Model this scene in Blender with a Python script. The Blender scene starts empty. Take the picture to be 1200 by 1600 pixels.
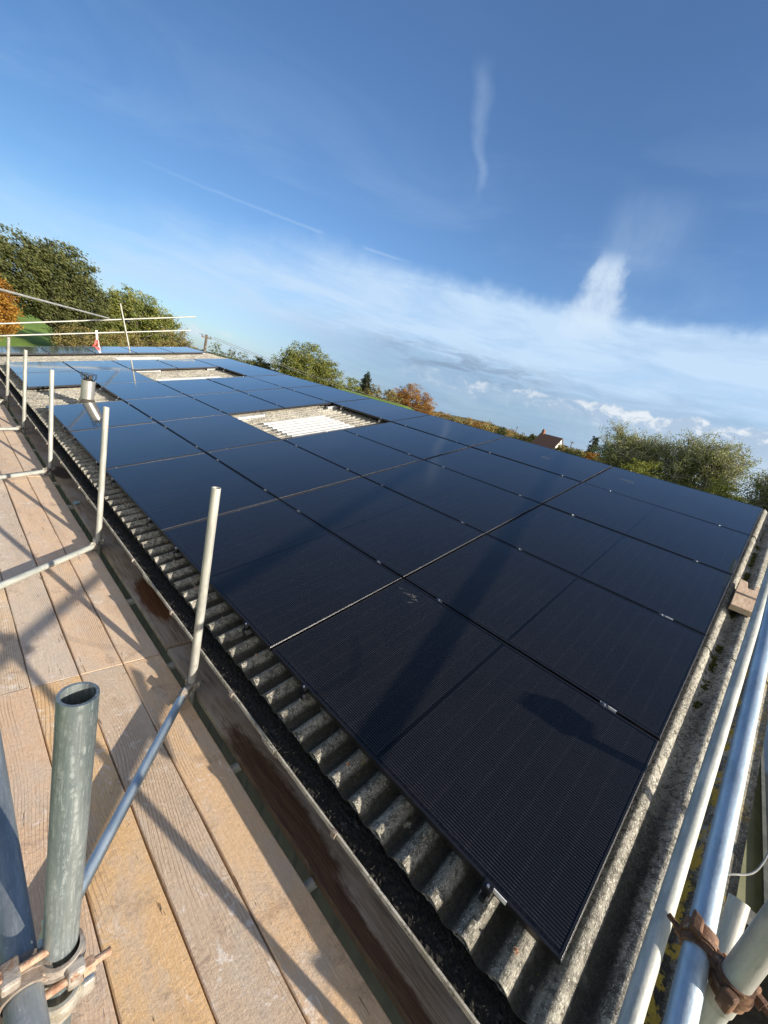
import bpy, bmesh, math, random
import numpy as np
from mathutils import Vector, Matrix, Euler
S = bpy.context.scene
COL = S.collection
rnd = random.Random(7)
PI = math.pi
PIT = math.radians(14.8); CP, SP = math.cos(PIT), math.sin(PIT)
Z0 = 3.5                                   # height of the panel plane above the eave line
# ---------------------------------------------------------------- camera
cam_d = bpy.data.cameras.new("camera"); cam = bpy.data.objects.new("camera", cam_d); COL.objects.link(cam)
CAM = Vector((-1.3283, 0.1128, 5.0416))
Rcv = Matrix(((0.670281116623008, -0.697350165141621, 0.25382271741346213),
              (-0.0227374291928385, -0.361167260048076, -0.9322238033761568),
              (0.7417588786199562, 0.6190807358045967, -0.2579395443549395)))
m = Matrix.Identity(3)
right, down, fwd = Rcv[0], Rcv[1], Rcv[2]
rot = Matrix((right, -down, -fwd)).transposed()
cam.matrix_world = Matrix.Translation(CAM) @ rot.to_4x4()
cam_d.sensor_fit = 'VERTICAL'; cam_d.sensor_height = 24.0
cam_d.lens = 24.0 * 641.488 / 1600.0
cam_d.clip_start = 0.02; cam_d.clip_end = 6000
S.camera = cam
S.render.resolution_x = 768; S.render.resolution_y = 1024
# ---------------------------------------------------------------- exposure
S.view_settings.view_transform = 'Standard'; S.view_settings.look = 'None'
S.view_settings.exposure = 0.85; S.view_settings.gamma = 1.0
# ---------------------------------------------------------------- sun
SUN_EL = math.radians(19.0)
SUN = Vector((0.225 * math.cos(SUN_EL), -0.974 * math.cos(SUN_EL), math.sin(SUN_EL))).normalized()
sd = bpy.data.lights.new("sun", 'SUN'); sun = bpy.data.objects.new("sun", sd); COL.objects.link(sun)
sd.energy = 5.0; sd.angle = math.radians(0.6); sd.color = (1.0, 0.90, 0.76)
sun.rotation_euler = SUN.to_track_quat('Z', 'Y').to_euler()
sun.location = (0, -5, 12)
# ---------------------------------------------------------------- node helper
class NT:
    def __init__(s, tree): s.t = tree; s.n = tree.nodes; s.l = tree.links
    def new(s, typ, **kw):
        n = s.n.new(typ)
        for k, v in kw.items(): setattr(n, k, v)
        return n
    def put(s, sock, v):
        if v is None: return
        if isinstance(v, bpy.types.NodeSocket): s.l.new(v, sock)
        elif isinstance(v, (tuple, list)) and len(v) == 3 and sock.type == 'RGBA': sock.default_value = (*v, 1)
        else: sock.default_value = v
    def m(s, op, a, b=None, c=None, clamp=False):
        n = s.new('ShaderNodeMath', operation=op); n.use_clamp = clamp
        s.put(n.inputs[0], a); s.put(n.inputs[1], b); s.put(n.inputs[2], c); return n.outputs[0]
    def vm(s, op, a, b=None):
        n = s.new('ShaderNodeVectorMath', operation=op); s.put(n.inputs[0], a); s.put(n.inputs[1], b)
        return n.outputs['Value'] if op in ('DOT_PRODUCT', 'LENGTH', 'DISTANCE') else n.outputs[0]
    def sep(s, v):
        n = s.new('ShaderNodeSeparateXYZ'); s.put(n.inputs[0], v); return n.outputs
    def comb(s, x, y, z):
        n = s.new('ShaderNodeCombineXYZ'); s.put(n.inputs[0], x); s.put(n.inputs[1], y); s.put(n.inputs[2], z); return n.outputs[0]
    def noise(s, v, scale, detail=4, rough=.55, dist=0, out=0):
        n = s.new('ShaderNodeTexNoise'); s.put(n.inputs['Vector'], v); n.inputs['Scale'].default_value = scale
        n.inputs['Detail'].default_value = detail; n.inputs['Roughness'].default_value = rough; n.inputs['Distortion'].default_value = dist
        return n.outputs[out]
    def voro(s, v, scale, feature='F1', out='Distance', rnd=1.0):
        n = s.new('ShaderNodeTexVoronoi', feature=feature); s.put(n.inputs['Vector'], v); n.inputs['Scale'].default_value = scale
        n.inputs['Randomness'].default_value = rnd
        return n.outputs[out]
    def white(s, v):
        n = s.new('ShaderNodeTexWhiteNoise'); s.put(n.inputs['Vector'], v); return n.outputs[0]
    def mix(s, f, a, b, mode='MIX'):
        n = s.new('ShaderNodeMix', data_type='RGBA', blend_type=mode)
        s.put(n.inputs[0], f); s.put(n.inputs[6], a); s.put(n.inputs[7], b); return n.outputs[2]
    def ss(s, v, a, b, lo=0.0, hi=1.0):
        n = s.new('ShaderNodeMapRange'); n.interpolation_type = 'SMOOTHSTEP'
        s.put(n.inputs[0], v); s.put(n.inputs[1], a); s.put(n.inputs[2], b); s.put(n.inputs[3], lo); s.put(n.inputs[4], hi); return n.outputs[0]
    def scale(s, v, k): return s.vm('MULTIPLY', v, k)
    def obj(s): return s.new('ShaderNodeTexCoord').outputs['Object']
    def bump(s, h, strength, dist=.01, normal=None):
        n = s.new('ShaderNodeBump'); s.put(n.inputs['Height'], h); n.inputs['Strength'].default_value = strength
        n.inputs['Distance'].default_value = dist
        if normal is not None: s.put(n.inputs['Normal'], normal)
        return n.outputs[0]
# ---------------------------------------------------------------- world: Nishita sky with procedural cloud
W = bpy.data.worlds.new("World"); S.world = W; W.use_nodes = True
w = NT(W.node_tree); w.n.clear()
sky = w.new('ShaderNodeTexSky'); sky.sky_type = 'NISHITA'; sky.sun_disc = False
sky.sun_elevation = SUN_EL; sky.sun_rotation = math.atan2(SUN.x, SUN.y)
sky.altitude = 100; sky.air_density = 1.0; sky.dust_density = 0.6; sky.ozone_density = 1.6
D = w.new('ShaderNodeTexCoord').outputs['Generated']
dx, dy, dz = w.sep(D)[:3]
az = w.m('MULTIPLY', w.m('ARCTAN2', dx, dy), 57.2958)
el = w.m('MULTIPLY', w.m('ARCSINE', dz), 57.2958)
P = w.comb(az, el, 0)
def band(v, a, b, c, d): return w.m('MULTIPLY', w.ss(v, a, b), w.ss(v, c, d, 1.0, 0.0))
def nz(sx, sy, sc, det=5, rough=.55, dist=0, off=(0, 0, 0)):
    return w.noise(w.vm('ADD', w.scale(P, (sx, sy, 1)), off), sc, det, rough, dist)
wob = nz(1, 1, .06, 3)                                 # slow wobble
wob2 = nz(1, 1, .35, 5, .6, 0, (31, 7, 0))
top = w.m('ADD', w.ss(az, 2, 42, 10.5, 15.8), w.m('MULTIPLY', w.m('SUBTRACT', wob, .5), 4.0))
top = w.m('ADD', top, w.m('MULTIPLY', w.m('SUBTRACT', wob2, .5), 2.2))
rel = w.m('SUBTRACT', el, top)                         # degrees above the veil's upper edge
soft = w.ss(az, 8, 62, 6.5, 1.8)
veil = w.ss(w.m('DIVIDE', rel, soft), -1.0, .35, 1.0, 0.0)
stre = nz(.35, 1.6, .22, 7, .6, .6, (3, 11, 0))
stre2 = nz(.22, 1.5, .6, 8, .68, .5, (13, 1, 0))
veil = w.m('MULTIPLY', veil, w.m('ADD', w.ss(az, 15, 60, .22, .46), w.m('MULTIPLY', w.m('ADD', w.ss(stre, .28, .72), w.m('MULTIPLY', stre2, .5)), w.ss(az, 15, 60, .66, .46))))
veil = w.m('MULTIPLY', veil, w.ss(el, -1, 9.5, .72, 1.0))
veil = w.m('MULTIPLY', veil, w.ss(az, -6, 60, .80, 1.12))
# plume above the bank
pc = w.m('ADD', 68.2, w.m('MULTIPLY', w.m('SUBTRACT', nz(1, 1, .5, 5, .6), .5), 3.0))
pd = w.m('ABSOLUTE', w.m('SUBTRACT', az, pc))
pw = w.ss(el, 14.5, 21.0, 3.6, 1.7)
plume = w.m('MULTIPLY', w.ss(w.m('DIVIDE', pd, pw), .35, 1.15, 1.0, 0.0), band(el, 11, 15, 19.6, 21.8))
plume = w.m('MULTIPLY', plume, w.m('ADD', .35, w.m('MULTIPLY', nz(1, .6, 1.1, 7, .65, .4), .8)))
# thin vertical wisp
wc = w.m('ADD', w.ss(el, 23, 34, 51.2, 47.8), w.m('MULTIPLY', w.m('SUBTRACT', nz(0, 1, .3, 3), .5), 2.4))
wd = w.m('ABSOLUTE', w.m('SUBTRACT', az, wc))
wisp = w.m('MULTIPLY', w.ss(w.m('DIVIDE', wd, w.ss(el, 23, 32, .5, 1.25)), 0.0, 1.3, 1.0, 0.0), band(el, 22.8, 26, 31.5, 34.2))
wisp = w.m('MULTIPLY', wisp, w.m('ADD', .06, w.m('MULTIPLY', nz(.8, .3, 1.2, 6, .6), .17)))
# second faint wisp
w2 = w.m('MULTIPLY', band(az, 65, 69, 70, 78), band(el, 17, 22, 24, 27.5))
w2 = w.m('MULTIPLY', w2, w.m('MULTIPLY', nz(1, .5, .35, 6, .6), .30))
# high thin haze streaks
hs = w.m('MULTIPLY', w.ss(nz(.25, .9, .12, 6, .6, 1.0, (50, 0, 0)), .48, .75), w.ss(el, 16, 34, .26, .06))
# contrail
cl = w.m('ADD', w.m('MULTIPLY', az, -.004), w.ss(az, 5, 34, 15.6, 16.25))
cl = w.m('ADD', cl, w.m('MULTIPLY', w.m('SUBTRACT', nz(1, 0, .5, 3), .5), .35))
cd = w.m('ABSOLUTE', w.m('SUBTRACT', el, cl))
trail = w.m('MULTIPLY', w.ss(cd, .02, .24, 1.0, 0.0), band(az, 12, 20, 42, 46.5))
gap = w.m('SUBTRACT', 1.0, band(az, 33.6, 34.6, 38.8, 39.8))
trail = w.m('MULTIPLY', w.m('MULTIPLY', trail, gap), w.m('MULTIPLY', w.ss(az, 14, 42, .07, .2), w.m('ADD', .5, nz(1, 1, .9, 3))))
# slate-blue bank just over the horizon
slate = w.m('MULTIPLY', band(az, 22, 50, 120, 150), w.ss(w.m('ADD', el, w.m('MULTIPLY', w.m('SUBTRACT', stre2, .5), 7.0)), 4.8, 9.6, 1.0, 0.0))
slate = w.m('MULTIPLY', slate, w.m('ADD', .45, w.m('MULTIPLY', stre2, .75)), clamp=True)
# grey streaky strato-cumulus over it, az 45..65
gs = w.m('MULTIPLY', band(az, 40, 50, 60, 70), band(el, 4.5, 6.0, 7.0, 9.0))
gs = w.m('MULTIPLY', gs, w.ss(nz(.35, 1.4, .55, 7, .62, .5, (9, 9, 0)), .40, .62))
# bright cumulus row
cb = w.m('ADD', w.ss(az, 50, 90, 4.6, 6.0), w.m('MULTIPLY', w.m('SUBTRACT', nz(1, 0.4, .35, 5, .6, 0, (5, 3, 0)), .5), 3.2))
cbd = w.m('SUBTRACT', el, cb)
cum = w.m('MULTIPLY', w.m('MULTIPLY', w.ss(cbd, -2.6, -.4), w.ss(cbd, .25, .75, 1.0, 0.0)), band(az, 44, 58, 130, 150))
puff = nz(.8, 1.3, .38, 9, .66, .4, (21, 5, 0))
cum = w.m('MULTIPLY', cum, w.ss(w.m('ADD', puff, w.ss(az, 60, 85, 0.0, .10)), .34, .50))
cum = w.m('MULTIPLY', cum, w.ss(az, 50, 84, .55, 1.0))
cum2 = w.m('MULTIPLY', w.m('MULTIPLY', band(az, 20, 23, 25, 29), band(el, 1.0, 1.5, 2.2, 2.8)), w.ss(puff, .42, .6))
low = w.m('MULTIPLY', w.m('MULTIPLY', band(az, 66, 84, 130, 150), w.ss(el, 2.5, 7.5, .85, 0.0)), w.ss(puff, .3, .6, .4, 1.0))
SKYK = 0.1
bgcol = w.mix(1.0, sky.outputs[0], (SKYK * 0.62, SKYK * 0.80, SKYK * 1.03), 'MULTIPLY')
bgcol = w.mix(1.0, bgcol, w.mix(w.ss(az, -10, 50), (.60, .66, .68), (1.0, 1.0, 1.0)), 'MULTIPLY')
c = w.mix(veil, bgcol, (.32, .42, .54))
c = w.mix(w.m('MULTIPLY', hs, .55), c, (.28, .37, .50))
c = w.mix(w.m('MULTIPLY', slate, .75), c, (.125, .205, .31))
c = w.mix(w.m('MULTIPLY', gs, .65), c, (.135, .18, .255))
c = w.mix(w.m('MULTIPLY', plume, .85), c, (.42, .49, .56))
c = w.mix(w.m('ADD', w.m('ADD', wisp, w2), trail), c, (.36, .45, .56))
c = w.mix(low, c, (.33, .40, .48))
c = w.mix(w.m('MULTIPLY', cum, .85), c, w.mix(w.ss(w.m('ADD', puff, w.m('MULTIPLY', cbd, .06)), .46, .60), (.26, .33, .42), (.50, .52, .54)))
c = w.mix(w.m('MULTIPLY', cum2, .8), c, (.42, .46, .50))
ground_below = w.ss(dz, -.02, 0.0)
back = w.m('MULTIPLY', w.ss(w.m('ABSOLUTE', w.m('SUBTRACT', az, 30)), 100, 135), band(el, 0, 6, 50, 80))  # bright cloud added behind the camera as neutral fill light
back = w.m('MULTIPLY', back, w.m('ADD', .45, w.m('MULTIPLY', stre, .7)), clamp=True)
c = w.mix(back, c, (.62, .60, .58))
c = w.mix(ground_below, (.07, .08, .06), c)
bg = w.new('ShaderNodeBackground'); w.l.new(c, bg.inputs[0]); bg.inputs[1].default_value = 1.0
wo = w.new('ShaderNodeOutputWorld'); w.l.new(bg.outputs[0], wo.inputs[0])

# ================================================================ materials
def mat(name, fn, **kw):
    M_ = bpy.data.materials.new(name); M_.use_nodes = True
    t = NT(M_.node_tree); b = t.n['Principled BSDF']
    for k, v in kw.items(): t.put(b.inputs[k.replace('_', ' ')], v)
    fn(t, b); return M_
def m_glass(t, b):
    o = t.obj(); x, y, z = t.sep(o)[:3]
    # x: 0..1.134 up the slope, y: 0..1.762 along the eave
    fx = t.m('FRACT', t.m('DIVIDE', x, .0116)); bus = t.m('LESS_THAN', t.m('ABSOLUTE', t.m('SUBTRACT', fx, .5)), .055)
    yy = t.m('ABSOLUTE', t.m('SUBTRACT', y, .881))
    yc = t.m('SUBTRACT', yy, .013)
    fy = t.m('FRACT', t.m('DIVIDE', yc, .0948)); nearg = t.m('LESS_THAN', t.m('ABSOLUTE', t.m('SUBTRACT', t.m('ABSOLUTE', t.m('SUBTRACT', fy, .5)), .5)), .065)
    cellx = t.m('FLOOR', t.m('DIVIDE', t.m('SUBTRACT', x, .018), .183)); celly = t.m('FLOOR', t.m('DIVIDE', y, .0948))
    wn = t.white(t.comb(cellx, celly, 3.0))
    inside = t.m('MULTIPLY', t.m('MULTIPLY', t.m('GREATER_THAN', x, .022), t.m('LESS_THAN', x, 1.112)), t.m('MULTIPLY', t.m('GREATER_THAN', yy, .011), t.m('LESS_THAN', yy, .866)))
    cell = t.mix(wn, (.0034, .0036, .0052), (.0052, .0050, .0062))
    fcx = t.m('FRACT', t.m('DIVIDE', t.m('SUBTRACT', x, .018), .183))
    cg = t.m('GREATER_THAN', t.m('ABSOLUTE', t.m('SUBTRACT', fcx, .5)), .490)
    cg2 = t.m('GREATER_THAN', t.m('ABSOLUTE', t.m('SUBTRACT', fy, .5)), .488)
    cell = t.mix(t.m('MAXIMUM', cg, cg2), cell, (.0025, .0025, .004))
    busc = t.mix(nearg, (.055, .056, .060), (.085, .085, .088))
    col = t.mix(t.m('MULTIPLY', bus, inside), cell, busc)
    col = t.mix(inside, (.002, .002, .003), col)
    d = t.noise(o, 3.0, 6, .7, .5); d2 = t.noise(o, 60, 3, .6)
    dust = t.m('MULTIPLY', t.ss(d, .5, .85), t.ss(d2, .35, .8))
    edge = t.m('MULTIPLY', t.ss(x, 0.0, .07, .55, 0.0), t.ss(d2, .35, .75))
    spk = t.ss(t.voro(o, 9.0), .0, .035, 1.0, 0.0)
    pick = t.m('GREATER_THAN', t.white(t.vm('FLOOR', t.scale(o, (9, 9, 1)))), .9)
    col = t.mix(t.m('ADD', t.m('MULTIPLY', t.m('ADD', dust, .15), .028), t.m('MULTIPLY', edge, .06)), col, (.32, .30, .27))
    col = t.mix(t.m('MULTIPLY', spk, .12), col, (.4, .4, .38))
    t.put(b.inputs['Base Color'], col)
    t.put(b.inputs['Roughness'], t.m('ADD', t.m('ADD', .035, t.m('MULTIPLY', d, .05)), t.m('MULTIPLY', t.ss(t.noise(o, 1.7, 6, .7, 1.0), .5, .7), .09)))
    b.inputs['Specular IOR Level'].default_value = 0.0
    nrm = t.bump(t.noise(o, 1.2, 2, .5), .03, .02)
    gl = t.new('ShaderNodeBsdfGlossy'); t.put(gl.inputs['Color'], (1.0, .975, .94)); t.put(gl.inputs['Normal'], nrm)
    t.l.new(b.inputs['Roughness'].links[0].from_socket, gl.inputs['Roughness'])
    fr = t.new('ShaderNodeFresnel'); fr.inputs['IOR'].default_value = 1.50
    fac = t.m('SUBTRACT', t.m('MULTIPLY', fr.outputs[0], 1.50), .030, clamp=True)
    mx = t.new('ShaderNodeMixShader'); t.l.new(fac, mx.inputs[0]); t.l.new(b.outputs[0], mx.inputs[1]); t.l.new(gl.outputs[0], mx.inputs[2])
    t.l.new(mx.outputs[0], t.n['Material Output'].inputs[0])
def m_frame(t, b):
    o = t.obj(); n = t.noise(o, 25, 4)
    t.put(b.inputs['Base Color'], t.mix(n, (.03, .03, .033), (.055, .055, .06)))
    b.inputs['Roughness'].default_value = .34; b.inputs['Metallic'].default_value = .75
def m_alu(t, b):
    o = t.obj(); n = t.noise(t.scale(o, (1, 6, 6)), 30, 4)
    t.put(b.inputs['Base Color'], t.mix(n, (.62, .62, .63), (.80, .80, .80)))
    b.inputs['Metallic'].default_value = .9; t.put(b.inputs['Roughness'], t.m('ADD', .25, t.m('MULTIPLY', n, .2)))
def m_cement(t, b):
    g = t.obj(); n1 = t.noise(g, 5, 8, .62); n2 = t.noise(g, 38, 8, .72); n3 = t.noise(g, 1.1, 4); n4 = t.noise(g, 150, 4, .7)
    x, y, z = t.sep(g)[:3]
    col = t.mix(t.ss(n1, .35, .68), (.23, .215, .18), (.43, .405, .34))
    col = t.mix(t.ss(n2, .48, .56, .0, .80), col, (.085, .08, .068))
    col = t.mix(t.m('MULTIPLY', t.ss(n4, .50, .57, 0, .9), t.ss(t.noise(g, 60, 5, .7), .44, .56)), col, (.70, .68, .59))
    # blackened by damp near the eave
    dk = t.m('MULTIPLY', t.ss(x, .0, .5, .22, .0), t.ss(n1, .25, .6, .6, 1.0))
    col = t.mix(dk, col, (.055, .055, .05))
    # black algae streaks running down the slope
    st = t.noise(t.scale(g, (.6, 9, 1)), 2.2, 6, .65)
    col = t.mix(t.ss(st, .52, .72, 0, .55), col, (.07, .068, .058))
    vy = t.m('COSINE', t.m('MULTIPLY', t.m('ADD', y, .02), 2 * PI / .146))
    vd = t.m('MULTIPLY', t.ss(t.m('ADD', vy, t.m('MULTIPLY', t.m('SUBTRACT', n1, .5), 1.8)), -.5, .45, .9, 0), t.ss(x, .3, 1.6, 1.0, .25))  # darkens the troughs: valley shade painted into the colour, with some washed-down dirt
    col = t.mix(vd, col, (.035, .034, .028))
    # lichens
    v = t.voro(t.vm('ADD', g, t.scale(t.noise(g, 9, 4, .6, 0, 1), (.12, .12, .12))), 11); pk = t.ss(t.noise(g, 2.6, 3), .52, .62)
    wl = t.m('MULTIPLY', t.ss(v, .18, .30, 1, 0), pk)
    col = t.mix(t.m('MULTIPLY', wl, t.ss(n2, .4, .56, .2, .8)), col, (.58, .57, .48))
    yl = t.m('MULTIPLY', t.m('MULTIPLY', t.ss(y, -.235, -.19, 1.0, 0.0), t.ss(y, -.345, -.30, .25, 1.0)), t.ss(t.noise(g, 8, 6, .7, .3), .51, .56))
    yl = t.m('MULTIPLY', yl, t.ss(n2, .34, .46))
    yl2 = t.m('MULTIPLY', t.m('MULTIPLY', t.ss(t.noise(g, 14, 5, .7), .66, .71), t.ss(n2, .4, .5)), .6)
    col = t.mix(t.m('MAXIMUM', yl, yl2), col, t.mix(t.noise(g, 30, 3), (.42, .25, .04), (.56, .44, .08)))
    t.put(b.inputs['Base Color'], col); b.inputs['Roughness'].default_value = .93; b.inputs['Specular IOR Level'].default_value = .2
    h = t.m('ADD', t.m('MULTIPLY', n2, .7), t.m('MULTIPLY', n4, .35))
    h = t.m('ADD', h, t.m('MULTIPLY', t.noise(t.scale(g, (1, 2.2, 1)), 75, 5, .7), .8))
    t.put(b.inputs['Normal'], t.bump(h, 1.0, .010))
def m_galv(c1, c2, c3, rough=.38, metal=.75, scr=True, zs=.18):
    def f(t, b):
        o = t.obj(); ax = t.scale(o, (1, 1, zs))
        n = t.noise(ax, 22, 6, .65); n2 = t.noise(o, 90, 5, .7); n3 = t.noise(t.scale(o, (1, 1, .05)), 260, 8, .78, 1.2); n4 = t.noise(o, 6, 4)
        col = t.mix(t.ss(n, .35, .65), c1, c2)
        sc = t.m('MULTIPLY', t.ss(n3, .50, .58), t.ss(n2, .40, .56))
        col = t.mix(t.m('MULTIPLY', sc, .62 if scr else .25), col, c3)
        col = t.mix(t.m('MULTIPLY', t.ss(t.noise(t.scale(o, (1, 1, .4)), 14, 7, .72, .6), .50, .60), .45), col, t.mix(.5, c1, (.24, .25, .24)))
        col = t.mix(t.m('MULTIPLY', t.ss(t.voro(o, 34), .02, .05, 1, 0), .5), col, (.70, .69, .66))
        dirt = t.ss(t.noise(ax, 9, 6, .7), .57, .70)
        col = t.mix(t.m('MULTIPLY', dirt, .5), col, (.16, .145, .12))
        t.put(b.inputs['Base Color'], col); b.inputs['Metallic'].default_value = metal
        t.put(b.inputs['Roughness'], t.m('ADD', rough, t.m('MULTIPLY', n2, .22)))
        t.put(b.inputs['Normal'], t.bump(t.m('ADD', n2, t.m('MULTIPLY', n, 1.5)), .35, .002))
    return f
def m_rust(t, b):
    o = t.obj(); n = t.noise(o, 60, 6, .7); n2 = t.noise(o, 18, 4)
    col = t.mix(t.ss(n2, .35, .65), (.085, .042, .024), (.22, .115, .062)); col = t.mix(t.ss(n, .55, .7), col, (.38, .25, .16))
    t.put(b.inputs['Base Color'], col); b.inputs['Roughness'].default_value = .72; b.inputs['Metallic'].default_value = .25
    t.put(b.inputs['Normal'], t.bump(n, .8, .003))
def m_cast(t, b):
    o = t.obj(); n = t.noise(o, 60, 6, .7); n2 = t.noise(o, 20, 4)
    col = t.mix(t.ss(n2, .4, .6), (.25, .205, .17), (.45, .41, .36)); col = t.mix(t.ss(n, .55, .68), col, (.24, .12, .06))
    t.put(b.inputs['Base Color'], col); b.inputs['Roughness'].default_value = .6; b.inputs['Metallic'].default_value = .4
    t.put(b.inputs['Normal'], t.bump(n, .8, .003))
def m_wood(t, b):
    oi = t.new('ShaderNodeObjectInfo'); base = oi.outputs['Color']; r = oi.outputs['Random']
    o = t.obj(); p = t.vm('ADD', o, t.comb(t.m('MULTIPLY', r, 37.0), t.m('MULTIPLY', r, 91.0), 0))
    px_, py_, pz_ = t.sep(p)[:3]
    w1 = t.noise(t.scale(p, (1, .30, 1)), 1.1, 2, .5); w2 = t.noise(t.scale(p, (1, .35, 1)), 7, 3, .5)
    gx = t.m('ADD', t.m('ADD', px_, t.m('MULTIPLY', w1, .50)), t.m('MULTIPLY', w2, .018))
    g = t.noise(t.comb(gx, t.m('MULTIPLY', py_, .02), pz_), 150, 6, .75)
    rings = t.m('SINE', t.m('MULTIPLY', gx, 520.0)); rings = t.ss(rings, .45, 1.0)
    figd = t.ss(t.noise(t.scale(p, (1.4, .25, 1)), 2.6, 3), .47, .62)
    fine = t.noise(t.scale(p, (1, .07, 1)), 330, 4, .7)
    blot = t.noise(t.scale(p, (1, .5, 1)), 7, 7, .68)
    mott = t.noise(p, 55, 7, .72)
    col = t.mix(t.ss(g, .42, .70, 0, .28), base, t.mix(.55, base, (.14, .075, .04)))
    col = t.mix(t.m('MULTIPLY', t.m('MULTIPLY', rings, figd), .40), col, (.22, .125, .075))
    col = t.mix(t.m('MULTIPLY', t.ss(blot, .45, .64), .46), col, (.50, .45, .39))
    col = t.mix(t.m('MULTIPLY', t.ss(mott, .52, .70), .45), col, t.mix(.5, base, (.28, .18, .12)))
    col = t.mix(t.m('MULTIPLY', t.ss(fine, .50, .66), .42), col, (.86, .68, .50))
    sc = t.m('MULTIPLY', t.ss(t.noise(t.scale(p, (1, .8, 1)), 16, 8, .74, 1.2), .56, .64), t.ss(t.noise(p, 1.6, 2), .42, .54))
    col = t.mix(t.m('MULTIPLY', sc, .55), col, (.82, .78, .74))
    dirt = t.m('MULTIPLY', t.ss(t.noise(p, 4, 9, .78), .53, .66), .50)
    col = t.mix(dirt, col, (.24, .17, .13))
    kn = t.voro(t.scale(p, (1, .55, 1)), 3.1); kp = t.m('GREATER_THAN', t.white(t.vm('FLOOR', t.scale(p, (3.1, 1.7, 0)))), .4)
    col = t.mix(t.m('MULTIPLY', t.ss(kn, .018, .055, .7, 0), kp), col, (.13, .06, .03))
    sp = t.ss(t.voro(p, 30), .02, .06, 1, 0)
    col = t.mix(t.m('MULTIPLY', sp, .5), col, (.14, .08, .05))
    # dark short cracks along the grain
    ck = t.ss(t.noise(t.comb(gx, t.m('MULTIPLY', py_, .08), 0), 42, 3, .6), .69, .72)
    col = t.mix(t.m('MULTIPLY', ck, .6), col, (.10, .055, .035))
    t.put(b.inputs['Base Color'], col); b.inputs['Roughness'].default_value = .88; b.inputs['Specular IOR Level'].default_value = .15
    h = t.m('ADD', t.m('MULTIPLY', g, -1.0), t.m('MULTIPLY', mott, 1.0)); h = t.m('ADD', h, t.m('MULTIPLY', t.m('MULTIPLY', rings, figd), -.4))
    h = t.m('ADD', h, t.m('MULTIPLY', fine, .5)); h = t.m('ADD', h, t.m('MULTIPLY', ck, -2.0))
    t.put(b.inputs['Normal'], t.bump(h, .8, .004))
def m_plank(t, b):                                     # grey weathered inner planks, with damp brown patches
    oi = t.new('ShaderNodeObjectInfo'); r = oi.outputs['Random']; o = t.obj(); g = t.new('ShaderNodeNewGeometry').outputs['Position']
    p = t.vm('ADD', o, t.comb(t.m('MULTIPLY', r, 17.0), t.m('MULTIPLY', r, 41.0), 0))
    gr = t.noise(t.comb(t.m('ADD', t.sep(p)[0], t.m('MULTIPLY', t.noise(t.scale(p, (1, .3, 1)), 3, 2), .12)), t.m('MULTIPLY', t.sep(p)[1], .04), 0), 95, 6, .7)
    col = t.mix(t.ss(gr, .38, .66), (.42, .335, .255), (.19, .14, .10))
    col = t.mix(t.ss(t.noise(t.scale(p, (1, .4, 1)), 5, 5), .45, .65, 0, .6), col, (.44, .40, .36))
    wx, wy, wz = t.sep(g)[:3]
    def blob(cx, cy, rx, ry, seed):
        q = t.comb(t.m('DIVIDE', t.m('SUBTRACT', wx, cx), rx), t.m('DIVIDE', t.m('SUBTRACT', wy, cy), ry), 0)
        d = t.m('ADD', t.vm('LENGTH', q), t.m('MULTIPLY', t.m('SUBTRACT', t.noise(t.scale(g, (1, .5, 1)), 22, 6, .7), .5), .8))
        return t.ss(d, .70, 1.0, 1.0, 0.0)
    wet1 = blob(-.09, 3.28, .13, .42, 1); wet2 = t.m('MAXIMUM', blob(-.17, 1.25, .10, .62, 2), blob(-.20, .55, .05, .75, 2)); 
    wet3 = blob(-.12, 6.75, .13, .35, 3)
    col = t.mix(wet1, col, t.mix(t.ss(gr, .35, .65), (.21, .085, .028), (.085, .035, .015)))
    col = t.mix(wet2, col, t.mix(t.ss(gr, .35, .65), (.150, .082, .048), (.062, .035, .022)))
    col = t.mix(wet3, col, (.09, .055, .04))
    t.put(b.inputs['Base Color'], col)
    t.put(b.inputs['Roughness'], t.m('SUBTRACT', .88, t.m('MULTIPLY', t.m('MAXIMUM', wet1, wet2), .3)))
    t.put(b.inputs['Normal'], t.bump(t.m('MULTIPLY', gr, -1.0), .8, .004))
def m_simple(c1, c2, sc=12, rough=.8, metal=0, bump=.3, spec=.3, bd=.005):
    def f(t, b):
        o = t.obj(); n = t.noise(o, sc, 6, .65)
        t.put(b.inputs['Base Color'], t.mix(t.ss(n, .35, .65), c1, c2)); b.inputs['Roughness'].default_value = rough
        b.inputs['Metallic'].default_value = metal; b.inputs['Specular IOR Level'].default_value = spec
        if bump: t.put(b.inputs['Normal'], t.bump(t.noise(o, sc * 4, 5, .7), bump, bd))
    return f
def m_debris(t, b):
    o = t.obj(); n = t.noise(o, 90, 6, .75); v = t.voro(o, 70)
    col = t.mix(t.ss(n, .45, .7), (.007, .0065, .0055), (.030, .026, .018))
    col = t.mix(t.ss(t.noise(o, 200, 3), .68, .74), col, (.25, .24, .2))
    t.put(b.inputs['Base Color'], col); t.put(b.inputs['Roughness'], t.ss(t.noise(o, 9, 4), .56, .66, .92, .22))
    t.put(b.inputs['Normal'], t.bump(t.m('ADD', n, v), .6, .006))
def m_gutter(t, b):
    o = t.obj(); n = t.noise(o, 40, 6, .7); n2 = t.noise(o, 8, 4)
    col = t.mix(t.ss(n2, .35, .65), (.30, .28, .23), (.46, .44, .38)); col = t.mix(t.ss(n, .52, .64), col, (.10, .10, .075))
    col = t.mix(t.ss(t.noise(o, 6, 5, .7), .58, .7, 0, .5), col, (.16, .17, .06))
    t.put(b.inputs['Base Color'], col); b.inputs['Roughness'].default_value = .9
    t.put(b.inputs['Normal'], t.bump(n, .6, .004))
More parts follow.
